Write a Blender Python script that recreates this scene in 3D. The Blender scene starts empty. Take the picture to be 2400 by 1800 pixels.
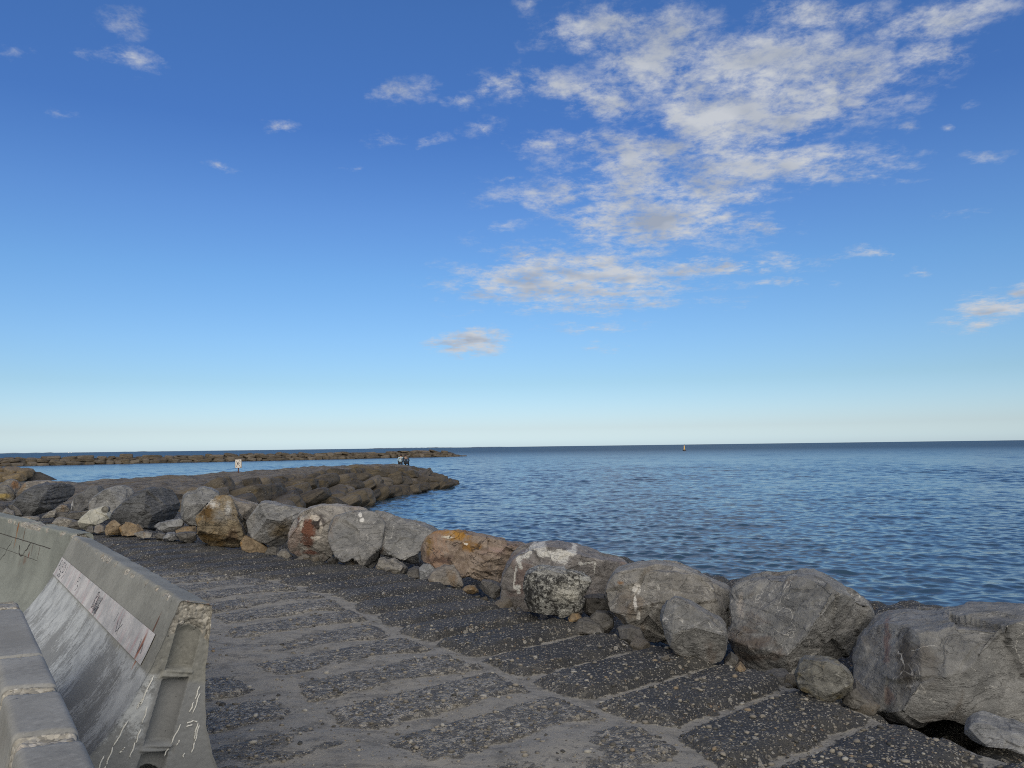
import bpy, math, random
import numpy as np
from mathutils import Vector, Matrix
random.seed(4)
RNG = np.random.default_rng(11)
scene = bpy.context.scene
COL = scene.collection
R = math.radians

# ------------------------------------------------------------------ camera
F = 1770.0
CAMZ = 1.65
SEA = -2.15
PITCH = math.atan(147.0 / F)
ROLL = math.atan(31.0 / 2400.0)
fw = np.array([0, math.cos(PITCH), math.sin(PITCH)])
u0 = np.array([0, -math.sin(PITCH), math.cos(PITCH)])
r0 = np.array([1.0, 0, 0])
rt = math.cos(ROLL) * r0 - math.sin(ROLL) * u0
up = math.sin(ROLL) * r0 + math.cos(ROLL) * u0
CAM = np.array([0, 0, CAMZ])

def ray(px, py):
    return fw + rt * ((px - 1200.0) / F) - up * ((py - 900.0) / F)
def at(px, py, Y):
    d = ray(px, py); return CAM + d * (Y / d[1])
def at_z(px, py, z=0.0):
    d = ray(px, py); return CAM + d * ((z - CAMZ) / d[2])

cam = bpy.data.cameras.new("camera")
cam.sensor_width = 36.0
cam.lens = F / 2400.0 * 36.0
cam.clip_start = 0.05
cam.clip_end = 100000.0
co = bpy.data.objects.new("camera", cam)
COL.objects.link(co)
co.matrix_world = Matrix(((rt[0], up[0], -fw[0], 0), (rt[1], up[1], -fw[1], 0), (rt[2], up[2], -fw[2], CAMZ), (0, 0, 0, 1)))
scene.camera = co
scene.view_settings.view_transform = 'Standard'
scene.view_settings.look = 'None'
scene.view_settings.gamma = 1.0
scene.view_settings.exposure = 0.0
scene.cycles.use_denoising = False
scene.cycles.use_adaptive_sampling = False
scene.cycles.max_bounces = 5
scene.cycles.diffuse_bounces = 3
scene.cycles.pixel_filter_type = 'BLACKMAN_HARRIS'
scene.cycles.filter_width = 1.05

# ------------------------------------------------------------------ numpy noise
_perm = np.random.default_rng(7).permutation(256)
_perm = np.concatenate([_perm, _perm, _perm])
_g = np.random.default_rng(8).normal(size=(256, 3))
_g /= np.linalg.norm(_g, axis=1)[:, None]
def perlin(P):
    P = np.asarray(P, float)
    I = np.floor(P).astype(np.int64); f = P - I; I &= 255
    w = f * f * f * (f * (f * 6 - 15) + 10)
    out = 0
    for dx in (0, 1):
        wx = w[:, 0] if dx else 1 - w[:, 0]
        a = _perm[I[:, 0] + dx]
        for dy in (0, 1):
            wy = w[:, 1] if dy else 1 - w[:, 1]
            b = _perm[a + I[:, 1] + dy]
            for dz in (0, 1):
                wz = w[:, 2] if dz else 1 - w[:, 2]
                g = _g[_perm[b + I[:, 2] + dz]]
                out = out + wx * wy * wz * (g[:, 0] * (f[:, 0] - dx) + g[:, 1] * (f[:, 1] - dy) + g[:, 2] * (f[:, 2] - dz))
    return out * 1.5
def fbm(P, o=4, rough=0.5):
    P = np.asarray(P, float); s = 0; a = 1.0; t = 0
    for i in range(o):
        s = s + a * perlin(P * (2.03 ** i) + 17.3 * i); t += a; a *= rough
    return s / t
def ridge(P, o=3):
    s = 0; a = 1.0; t = 0
    for i in range(o):
        s = s + a * (1 - np.abs(perlin(P * (2.1 ** i) + 5.1 * i)) * 2); t += a; a *= .5
    return s / t
def sstep(a, b, x):
    t = np.clip((x - a) / (b - a), 0, 1); return t * t * (3 - 2 * t)

# ------------------------------------------------------------------ mesh helpers
def mesh_np(name, V, Q, smooth=True, attrs=None):
    V = np.asarray(V, np.float32); Q = np.asarray(Q, np.int32)
    me = bpy.data.meshes.new(name)
    me.vertices.add(len(V)); me.vertices.foreach_set("co", V.ravel())
    k = Q.shape[1]
    me.loops.add(Q.size); me.loops.foreach_set("vertex_index", Q.ravel())
    me.polygons.add(len(Q))
    me.polygons.foreach_set("loop_start", np.arange(0, Q.size, k, dtype=np.int32))
    me.polygons.foreach_set("use_smooth", np.full(len(Q), smooth, dtype=bool))
    me.update(calc_edges=True); me.validate()
    for n, a in (attrs or {}).items():
        at_ = me.attributes.new(n, 'FLOAT', 'POINT'); at_.data.foreach_set("value", np.asarray(a, np.float32))
    return me
def grid_quads(nr, nc, wrap=False):
    i = np.arange(nr - 1)[:, None]
    j = np.arange(nc if wrap else nc - 1)[None, :]
    j2 = (j + 1) % nc
    a = i * nc + j; b = i * nc + j2; c = (i + 1) * nc + j2; d = (i + 1) * nc + j
    return np.stack([a, b, c, d], -1).reshape(-1, 4)
class MB:
    """collects simple shapes into one mesh"""
    def __init__(s): s.v = []; s.f = []
    def add(s, V, Fc):
        n = len(s.v); s.v += [tuple(map(float, p)) for p in V]; s.f += [[i + n for i in f] for f in Fc]
    def box(s, c, h, rot=None, bev=0.0):
        V = []
        b = bev
        if b <= 0:
            V = [(x * h[0], y * h[1], z * h[2]) for x in (-1, 1) for y in (-1, 1) for z in (-1, 1)]
            Fc = [(0, 1, 3, 2), (4, 6, 7, 5), (0, 4, 5, 1), (2, 3, 7, 6), (0, 2, 6, 4), (1, 5, 7, 3)]
        else:
            V = []; Fc = []
            for sx in (-1, 1):
                for sy in (-1, 1):
                    for sz in (-1, 1):
                        V += [(sx * h[0], sy * (h[1] - b), sz * (h[2] - b)), (sx * (h[0] - b), sy * h[1], sz * (h[2] - b)), (sx * (h[0] - b), sy * (h[1] - b), sz * h[2])]
            def ix(sx, sy, sz, k): return ((sx > 0) * 4 + (sy > 0) * 2 + (sz > 0)) * 3 + k
            for sg in (-1, 1):
                Fc += [[ix(sg, -1, -1, 0), ix(sg, 1, -1, 0), ix(sg, 1, 1, 0), ix(sg, -1, 1, 0)],
                       [ix(-1, sg, -1, 1), ix(1, sg, -1, 1), ix(1, sg, 1, 1), ix(-1, sg, 1, 1)],
                       [ix(-1, -1, sg, 2), ix(1, -1, sg, 2), ix(1, 1, sg, 2), ix(-1, 1, sg, 2)]]
                for sh in (-1, 1):
                    Fc += [[ix(sg, sh, -1, 0), ix(sg, sh, 1, 0), ix(sg, sh, 1, 1), ix(sg, sh, -1, 1)],
                           [ix(sg, -1, sh, 0), ix(sg, 1, sh, 0), ix(sg, 1, sh, 2), ix(sg, -1, sh, 2)],
                           [ix(-1, sg, sh, 1), ix(1, sg, sh, 1), ix(1, sg, sh, 2), ix(-1, sg, sh, 2)]]
                    for sk in (-1, 1):
                        Fc.append([ix(sg, sh, sk, 0), ix(sg, sh, sk, 1), ix(sg, sh, sk, 2)])
        V = np.array(V)
        if rot is not None: V = V @ np.array(rot).T
        s.add(V + np.array(c), Fc)
    def tube(s, pts, rad, n=10, caps=True):
        pts = [np.array(p, float) for p in pts]
        if not hasattr(rad, '__len__'): rad = [rad] * len(pts)
        V = []; Fc = []
        for i, p in enumerate(pts):
            t = pts[min(i + 1, len(pts) - 1)] - pts[max(i - 1, 0)]; t = t / (np.linalg.norm(t) + 1e-9)
            a = np.cross(t, [0.31, 0.2, 0.93] if abs(t[2]) < .9 else [1, 0, 0]); a /= np.linalg.norm(a); b = np.cross(t, a)
            for k in range(n):
                q = 2 * math.pi * k / n
                V.append(p + rad[i] * (a * math.cos(q) + b * math.sin(q)))
        for i in range(len(pts) - 1):
            for k in range(n):
                k2 = (k + 1) % n
                Fc.append([i * n + k, i * n + k2, (i + 1) * n + k2, (i + 1) * n + k])
        if caps: Fc += [list(range(n))[::-1], [(len(pts) - 1) * n + k for k in range(n)]]
        s.add(V, Fc)
    def mesh(s, name, smooth=False):
        me = bpy.data.meshes.new(name); me.from_pydata(s.v, [], s.f); me.update()
        import bmesh
        bm = bmesh.new(); bm.from_mesh(me); bmesh.ops.recalc_face_normals(bm, faces=bm.faces); bm.to_mesh(me); bm.free()
        if smooth: me.polygons.foreach_set("use_smooth", np.ones(len(me.polygons), dtype=bool))
        return me
def link(name, me, mat=None, parent=None, loc=None):
    o = bpy.data.objects.new(name, me); COL.objects.link(o)
    if mat is not None:
        if not me.materials: me.materials.append(mat)
    if parent is not None: o.parent = parent
    if loc is not None: o.location = loc
    return o
def tag(o, label=None, cat=None, group=None, kind=None):
    if label: o['label'] = label
    if cat: o['category'] = cat
    if group: o['group'] = group
    if kind: o['kind'] = kind
    return o
def empty(name, loc, rz=0.0):
    o = bpy.data.objects.new(name, None); COL.objects.link(o); o.location = loc; o.rotation_euler = (0, 0, rz); return o

# ------------------------------------------------------------------ node helper
class Loc(tuple):
    rz = 0.0
class NT:
    def __init__(s, tree): s.t = tree; s.n = tree.nodes; s.l = tree.links
    def node(s, ty, **kw):
        n = s.n.new(ty)
        for k, v in kw.items(): setattr(n, k, v)
        return n
    def sock(s, n, i, v):
        if v is None: return
        if isinstance(v, bpy.types.NodeSocket): s.l.new(v, n.inputs[i])
        else:
            d = n.inputs[i]
            if d.type == 'RGBA' and len(v) == 3: v = (*v, 1)
            d.default_value = v
    def math(s, op, a, b=None, c=None, clamp=False):
        n = s.node('ShaderNodeMath', operation=op, use_clamp=clamp)
        for i, v in enumerate((a, b, c)): s.sock(n, i, v)
        return n.outputs[0]
    def vmath(s, op, a, b=None, out=0):
        n = s.node('ShaderNodeVectorMath', operation=op)
        s.sock(n, 0, a)
        if b is not None: s.sock(n, 3 if op == 'SCALE' else 1, b)
        return n.outputs[out]
    def mix(s, f, a, b, blend='MIX'):
        n = s.node('ShaderNodeMix', data_type='RGBA', blend_type=blend)
        s.sock(n, 0, f); s.sock(n, 6, a); s.sock(n, 7, b); return n.outputs[2]
    def mixf(s, f, a, b):
        n = s.node('ShaderNodeMix', data_type='FLOAT')
        s.sock(n, 0, f); s.sock(n, 2, a); s.sock(n, 3, b); return n.outputs[0]
    def noise(s, v, scale, detail=4, rough=.55, dist=0.0, w=None, lac=2.0):
        n = s.node('ShaderNodeTexNoise')
        if w is not None: n.noise_dimensions = '4D'; s.sock(n, 'W', w)
        s.sock(n, 'Vector', v); s.sock(n, 'Scale', scale); s.sock(n, 'Detail', detail); s.sock(n, 'Roughness', rough); s.sock(n, 'Distortion', dist); s.sock(n, 'Lacunarity', lac)
        return n.outputs[0]
    def vor(s, v, scale, feature='F1', rnd=1.0):
        n = s.node('ShaderNodeTexVoronoi', feature=feature)
        s.sock(n, 'Vector', v); s.sock(n, 'Scale', scale); s.sock(n, 'Randomness', rnd)
        return n
    def step(s, x, a, b, lo=0.0, hi=1.0):
        n = s.node('ShaderNodeMapRange', interpolation_type='SMOOTHSTEP')
        s.sock(n, 0, x); s.sock(n, 1, a); s.sock(n, 2, b); s.sock(n, 3, lo); s.sock(n, 4, hi); return n.outputs[0]
    def mapping(s, v, loc=(0, 0, 0), rot=(0, 0, 0), sc=(1, 1, 1), ty='POINT'):
        n = s.node('ShaderNodeMapping', vector_type=ty)
        s.sock(n, 0, v); s.sock(n, 1, loc); s.sock(n, 2, rot); s.sock(n, 3, sc); return n.outputs[0]
    def sphere(s, v, loc, rad, rot=(0, 0, 0)):
        if isinstance(loc, Loc): rot = (0, 0, loc.rz)
        m = s.mapping(v, loc, rot, rad, 'TEXTURE')
        g = s.node('ShaderNodeTexGradient', gradient_type='SPHERICAL'); s.l.new(m, g.inputs[0]); return g.outputs[1]
    def bump(s, h, strength=.5, dist=.02, normal=None):
        n = s.node('ShaderNodeBump'); s.sock(n, 'Strength', strength); s.sock(n, 'Distance', dist); s.sock(n, 'Height', h)
        if normal is not None: s.sock(n, 'Normal', normal)
        return n.outputs[0]
def new_mat(name):
    m = bpy.data.materials.new(name); m.use_nodes = True
    nt = NT(m.node_tree); nt.n.clear()
    out = nt.node('ShaderNodeOutputMaterial'); b = nt.node('ShaderNodeBsdfPrincipled')
    nt.l.new(b.outputs[0], out.inputs[0]); nt.b = b
    return m, nt
def flat_mat(name, col, rough=.7, var=.25, scale=8.0, bump=.15):
    m, nt = new_mat(name)
    tc = nt.node('ShaderNodeTexCoord').outputs['Object']
    n = nt.noise(tc, scale, 6, .6)
    nt.sock(nt.b, 'Base Color', nt.mix(n, tuple(c * (1 - var) for c in col), tuple(min(1, c * (1 + var)) for c in col)))
    nt.sock(nt.b, 'Roughness', rough)
    nt.sock(nt.b, 'Normal', nt.bump(n, bump, .02))
    return m

# ------------------------------------------------------------------ sky
SUN_EL, SUN_AZ = 34.0, 172.0
def build_world():
    w = bpy.data.worlds.new("World"); scene.world = w; w.use_nodes = True
    nt = NT(w.node_tree); nt.n.clear()
    out = nt.node('ShaderNodeOutputWorld'); bg = nt.node('ShaderNodeBackground')
    nt.l.new(bg.outputs[0], out.inputs[0]); bg.inputs[1].default_value = 0.1
    sky = nt.node('ShaderNodeTexSky', sky_type='NISHITA')
    sky.sun_disc = False; sky.sun_elevation = R(SUN_EL); sky.sun_rotation = R(SUN_AZ)
    sky.air_density = 1.0; sky.dust_density = 0.6; sky.ozone_density = 3.0; sky.altitude = 0
    d = nt.node('ShaderNodeTexCoord').outputs['Generated']
    sx = nt.node('ShaderNodeSeparateXYZ'); nt.l.new(d, sx.inputs[0]); X, Y, Z = sx.outputs
    # clear-sky tint by elevation
    el = nt.math('MAXIMUM', Z, 0.0)
    rp = nt.node('ShaderNodeValToRGB'); nt.l.new(el, rp.inputs[0])
    e = rp.color_ramp.elements
    stops = SKY_TINT
    e[0].position = stops[0][0]; e[0].color = (*stops[0][1], 1)
    e[1].position = stops[-1][0]; e[1].color = (*stops[-1][1], 1)
    for p, c in stops[1:-1]:
        q = e.new(p); q.color = (*c, 1)
    base = nt.mix(1.0, sky.outputs[0], rp.outputs[0], 'MULTIPLY')
    base = nt.vmath('SCALE', base, SKY_GAIN)
    # cloud-layer coordinates: where the view ray meets a flat layer overhead
    zz = nt.math('ADD', el, 0.13)
    cv = nt.node('ShaderNodeCombineXYZ')
    nt.sock(cv, 0, nt.math('DIVIDE', X, zz)); nt.sock(cv, 1, nt.math('DIVIDE', Y, zz))
    Q = cv.outputs[0]
    # direction of the cloud banks
    yy = nt.math('MAXIMUM', Y, 0.02)
    gv = nt.node('ShaderNodeCombineXYZ')
    nt.sock(gv, 0, nt.math('DIVIDE', X, yy)); nt.sock(gv, 1, nt.math('DIVIDE', Z, yy))
    wob = nt.node('ShaderNodeTexNoise'); nt.sock(wob, 'Vector', gv.outputs[0]); nt.sock(wob, 'Scale', 14.0); nt.sock(wob, 'Detail', 5.0); nt.sock(wob, 'Roughness', .6)
    wv = nt.vmath('SCALE', nt.vmath('SUBTRACT', wob.outputs[1], (.5, .5, .5)), 0.055)
    wv = nt.vmath('MULTIPLY', wv, (1.3, .75, 0))
    G = nt.vmath('ADD', gv.outputs[0], wv)
    M = None
    for cx, cy, rx, ry, rot, st in CLOUDS:
        r = ray(cx, cy); c = (r[0] / r[1], r[2] / r[1], 0)
        g = nt.sphere(G, c, (rx / F * 1.5, ry / F * 1.5, 1), (0, 0, R(rot)))
        g = nt.math('MULTIPLY', g, st)
        M = g if M is None else nt.math('MAXIMUM', M, g)
    n1 = nt.noise(Q, 7.5, 9, .60, .1)
    n2 = nt.noise(nt.mapping(Q, (3.1, 1.7, 0)), 26.0, 7, .70, .2)
    nn = nt.math('ADD', nt.math('MULTIPLY', n1, .60), nt.math('MULTIPLY', n2, .40))
    ns = nt.noise(Q, 6.0, 2.5, .5, .1)
    off = nt.noise(nt.mapping(Q, (-.03, .075, 0)), 6.0, 2.5, .5, .1)
    dens = nt.math('ADD', nt.math('MULTIPLY', nt.math('POWER', M, .65), .93), nt.math('MULTIPLY', nt.math('SUBTRACT', nn, .5), 3.5))
    gate = nt.step(M, 0.0, .10)
    alpha = nt.math('MULTIPLY', nt.step(dens, .20, 1.15), gate)
    alpha = nt.math('MULTIPLY', alpha, nt.step(M, .12, .62, .42, .96))
    relief = nt.math('MULTIPLY', nt.math('SUBTRACT', ns, off), 2.6)
    thick = nt.step(nt.math('ADD', nt.math('POWER', M, .65), nt.math('MULTIPLY', nt.math('SUBTRACT', ns, .5), 1.5)), .45, 1.05)
    low = nt.step(nt.noise(gv.outputs[0], 7.5, 4, .55), .34, .62, .25, 1)
    shade = nt.math('SUBTRACT', nt.math('MULTIPLY', nt.math('MULTIPLY', thick, low), .80), relief, clamp=True)
    ccol = nt.mix(shade, CLOUD_LIT, CLOUD_GREY)
    ccol = nt.vmath('SCALE', ccol, 10.0)
    vn = nt.noise(Q, .9, 5, .6)
    fill_veil = nt.math('MULTIPLY', nt.step(nt.math('ADD', Y, nt.math('MULTIPLY', nt.math('SUBTRACT', vn, .5), .7)), .12, -.40), .93)  # bright veil added behind the camera, out of view, for soft neutral light
    base = nt.mix(fill_veil, base, nt.vmath('SCALE', nt.mix(vn, FILL_VEIL_A, FILL_VEIL_B), 10.0))
    col = nt.mix(alpha, base, ccol)
    nt.l.new(col, bg.inputs[0])
CLOUD_LIT = (.58, .605, .645); CLOUD_GREY = (.34, .385, .47)
FILL_VEIL_A = (1.04, 1.00, .89); FILL_VEIL_B = (1.75, 1.68, 1.48)
SKY_GAIN = 2.4
SKY_TINT = [(z, tuple(k / 2.4 for k in c)) for z, c in [(0.0, (1.10, 1.34, 1.80)), (0.007, (1.053, 1.296, 1.73)), (0.024, (0.905, 1.04, 1.34)), (0.083, (0.764, 0.932, 1.091)), (0.138, (0.747, 0.966, 1.17)), (0.218, (0.692, 0.979, 1.232)), (0.295, (0.642, 0.92, 1.272)), (0.39, (0.506, 0.799, 1.25)), (0.514, (0.55, 0.88, 1.34)), (1.0, (0.54, 0.828, 1.242))]]
CLOUDS = [
 (1823,185,310,116,0,1.25),(1728,280,200,90,0,1.25),(1538,120,160,110,20,1.05),(1411,63,145,62,10,.95),(1380,228,200,55,-15,.8),(1190,196,75,40,0,.75),
 (2200,48,210,46,14,.85),(2190,127,125,42,5,.8),(1918,38,190,46,0,.75),(1570,342,320,48,0,.9),(1700,385,390,56,0,1.0),(1500,437,330,45,3,.85),(1640,440,180,60,0,.9),
 (1538,512,225,64,0,1.15),(1772,538,100,26,0,.7),(1350,652,270,66,0,1.15),(1633,630,300,26,3,.8),(1220,608,100,26,8,.7),(1443,716,285,17,2,.62),
 (1392,762,125,13,0,.55),(1095,803,88,30,0,1.25),(1405,810,60,12,0,.5),(2316,722,112,38,16,.95),(2400,690,90,40,10,.9),(2044,594,75,15,0,.62),(2139,640,40,10,0,.58),
 (1823,664,110,10,0,.5),(293,54,66,40,-10,.55),(310,138,100,24,-12,.52),(193,117,30,13,0,.42),(157,260,40,11,-8,.42),(309,198,24,13,0,.36),(651,296,46,20,0,.52),
 (510,391,46,13,-10,.52),(939,217,85,30,5,.6),(1085,236,50,22,0,.55),(1134,293,56,22,8,.5),(901,333,52,18,0,.5),(1010,331,46,13,5,.4),(836,399,44,11,-8,.42),
 (1180,420,60,12,8,.42),(33,125,46,28,10,.36),(2266,236,30,16,10,.4),(2139,304,24,17,20,.45),(2316,367,80,13,3,.36),(1160,540,70,22,10,.42),(1480,580,260,22,0,.55),
 (1230,20,40,22,0,.4),(2210,305,20,10,10,.35),(2040,410,160,12,0,.42),(2250,500,60,10,0,.35),(60,180,26,12,0,.3),(1290,345,70,22,-12,.6),(1280,470,110,30,0,.6)]
build_world()
sun = bpy.data.lights.new("sun", 'SUN'); sun.energy = SUN_E = 1.0; sun.angle = R(40); sun.color = (1.0, .88, .74)
so = bpy.data.objects.new("sun", sun); COL.objects.link(so)
_a = R(SUN_AZ); _e = R(SUN_EL)
sd = Vector((math.sin(_a) * math.cos(_e), math.cos(_a) * math.cos(_e), math.sin(_e)))
so.rotation_euler = sd.to_track_quat('Z', 'Y').to_euler(); so.location = (0, 0, 30)

# ------------------------------------------------------------------ sea
def build_sea():
    rows = [5.0]
    while rows[-1] < 520: rows.append(rows[-1] + max(.075, .0027 * rows[-1]))
    while rows[-1] < 60000: rows.append(rows[-1] * 1.06)
    d = np.array(rows)
    th = np.concatenate([np.linspace(-1.35, -.70, 40)[:-1], np.linspace(-.70, .70, 960), np.linspace(.70, 1.35, 40)[1:]])
    D, T = np.meshgrid(d, th, indexing='ij')
    X = D * np.sin(T); Y = D * np.cos(T)
    spv = np.maximum(.075, .0027 * d)
    Z = np.zeros_like(X); DX = np.zeros_like(X); DY = np.zeros_like(X)
    rng = np.random.default_rng(3)
    P = np.stack([X.ravel() * .030, Y.ravel() * .016, X.ravel() * 0 + 3.3], -1)
    gust = fbm(P, 4).reshape(X.shape)
    gust = 1.0 + .75 * np.clip(gust * 1.7, -.7, .8)
    main = R(-100)
    nw = 130
    for i in range(nw):
        lam = .24 * (7.0 / .24) ** ((i + rng.random()) / nw)
        k = 2 * math.pi / lam
        a_ = main + rng.normal() * (.7 if lam < 1.2 else .45)
        slope = SEA_SLOPE * min(1.0, (.62 / lam) ** .8)
        fade = np.clip(lam / (2.5 * spv) - .7, 0, 1) * (1 - sstep(330, 500, d))
        r = np.nonzero(fade > .003)[0]
        ph0 = rng.random() * 6.283
        if len(r) == 0: continue
        r0_, r1_ = r[0], r[-1] + 1
        ph = k * (math.cos(a_) * X[r0_:r1_] + math.sin(a_) * Y[r0_:r1_]) + ph0
        A = slope / k * fade[r0_:r1_, None] * gust[r0_:r1_]
        sn, cs_ = np.sin(ph), np.cos(ph)
        Z[r0_:r1_] += A * sn
        DX[r0_:r1_] += .8 * math.cos(a_) * A * cs_; DY[r0_:r1_] += .8 * math.sin(a_) * A * cs_
    V = np.stack([X + DX, Y + DY, Z + SEA], -1).reshape(-1, 3)
    me = mesh_np("sea", V, grid_quads(*X.shape))
    m, nt = new_mat("sea_water")
    ge = nt.node('ShaderNodeNewGeometry'); g = ge.outputs['Position']
    def vn(sc, rot, det, off):
        n = nt.node('ShaderNodeTexNoise'); nt.sock(n, 'Vector', nt.mapping(g, (off, 0, 0), (0, 0, R(rot)), sc)); nt.sock(n, 'Scale', 1.0); nt.sock(n, 'Detail', det); nt.sock(n, 'Roughness', .6)
        return nt.vmath('SUBTRACT', n.outputs[1], (.5, .5, .5))
    pv = nt.vmath('ADD', nt.vmath('MULTIPLY', vn((2.6, 4.6, 1), 8, 4, 0), (.22, .34, 0)), nt.vmath('MULTIPLY', vn((.7, 1.3, 1), -6, 3, 9), (.12, .20, 0)))
    patch = nt.noise(nt.mapping(g, (0, 0, 0), (0, 0, 0), (.02, .035, 1)), 1.0, 4, .6)
    pv = nt.vmath('SCALE', pv, nt.step(patch, .3, .65, .7, 1.2))
    nrm = nt.vmath('NORMALIZE', nt.vmath('ADD', ge.outputs['Normal'], pv))
    nt.sock(nt.b, 'Base Color', nt.mix(patch, SEA_C1, SEA_C2))
    nt.sock(nt.b, 'Roughness', nt.step(nt.vmath('LENGTH', g, out=1), 40, 700, SEA_ROUGH, .46))
    nt.sock(nt.b, 'IOR', 1.333)
    nt.sock(nt.b, 'Normal', nrm)
    o = link("sea", me, m); tag(o, "blue rippled sea reaching the horizon", kind='structure')
SEA_SLOPE = .033; SEA_ROUGH = .15; SEA_C1 = (.028, .056, .088); SEA_C2 = (.040, .076, .112)
build_sea()

# ------------------------------------------------------------------ promenade ground
E1 = np.array([.714, .70]); E2 = np.array([-.70, .714])
G1 = np.array([.79, .61]); G2 = np.array([-.61, .79])
EDGE_T = np.array([-8, 0, 1.53, 2.71, 3.87, 5.57, 7.48, 9.16, 10.08, 12.64, 16.9, 22.7, 40, 90])
EDGE_S = np.array([4.3, 4.62, 4.75, 5.2, 5.32, 5.5, 6.0, 6.05, 5.75, 5.6, 5.8, 4.9, 4.5, 4.5])
GROUND_DUST = [None]
def ground_h(X, Y):
    x = X.ravel(); y = Y.ravel()
    P3 = np.stack([x, y, 0 * x], -1)
    s = E1[0] * x + E1[1] * y; t = E2[0] * x + E2[1] * y
    n_lo = fbm(P3 * .55 + 3, 3); n_md = fbm(P3 * 2.3 + 9, 4); n_hi = fbm(P3 * 9 + 1, 4); n_vh = fbm(P3 * 34 + 5, 2)
    q = np.interp(t, EDGE_T, EDGE_S) - s
    w2 = .075 * n_md + .03 * n_hi
    tp = (G2[0] * x + G2[1] * y) / .655 + w2 * 1.6 + .35
    qq = q + .06 * n_lo + w2 * 1.2
    j = np.floor((qq + .02) / 1.46)
    tp = tp + np.where(j % 2 == 1, .37, 0) + .21 * np.sin(j * 2.2)
    i = np.floor(tp)
    a = tp - i - .5
    hs = np.modf(np.abs(np.sin(i * 12.9898 + j * 78.233) * 43758.5453))[0]
    b = (qq + .02) / 1.46 - j - .5
    ea = (.5 - np.abs(a)) * .655; eb = (.5 - np.abs(b)) * 1.46
    rr = .17
    ra = np.maximum(0, rr - ea); rb = np.maximum(0, rr - eb)
    e = rr - np.sqrt(ra ** 2 + rb ** 2)
    bul = sstep(-.01, .16, e + .03 * n_hi + .015 * n_vh)
    slab = -.035 + .075 * bul + .012 * bul * (hs - .5) * 2 + .008 * n_md + .010 * n_hi + .006 * n_vh
    inland = sstep(1.1, 2.1, qq) * (1 - sstep(9.6, 11.6, t + 1.2 * n_lo))
    deep = sstep(2.0, 5.0, qq) * inland
    patch = fbm(P3 * np.array([1.1, 1.1, 1]) + 31, 3)
    sand = -.0215 + .0475 * inland + .010 * deep + .040 * patch * (.18 + inland) + .022 * n_md * (.35 + inland) + .006 * n_hi + .002 * n_vh
    far = sstep(9.6, 12, t)
    sand = sand - .02 * far * (1 - sstep(5, 6.5, qq))
    m = sstep(-.014, .016, slab - sand + .012 * n_hi + .010 * n_vh)
    m = m * (1 - .35 * deep * sstep(-.1, .4, patch))
    z = np.where(slab > sand, slab, sand)
    z = z - .34 * sstep(-.05, .40, -q + .10 * n_md) + .22 * sstep(1.0, 2.2, -q) - np.maximum(0, -q - 3.6) * .8
    m = np.maximum(m, sstep(.0, .25, -q))  # ground under the boulders kept tar-dark, standing in for shade in the gaps
    z = z + np.where(q < -.3, .12 * n_md, 0)
    z = np.maximum(z, -5)
    GROUND_DUST[0] = (sstep(1.0, 1.9, qq) * (1 - .8 * sstep(9.6, 11.6, t))).reshape(X.shape)
    return z.reshape(X.shape), m.reshape(X.shape), q.reshape(X.shape)
def axis_pts(lo, hi, c0, c1, fine, gr=1.035):
    mid = np.arange(c0, c1, fine)
    def grow(st, end, sg):
        o = []; p = st; h = fine
        while (p - end) * sg < 0: h *= gr; p += sg * h; o.append(p)
        return o
    return np.array(grow(c0, lo, -1)[::-1] + list(mid) + grow(c1, hi, 1))
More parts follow.
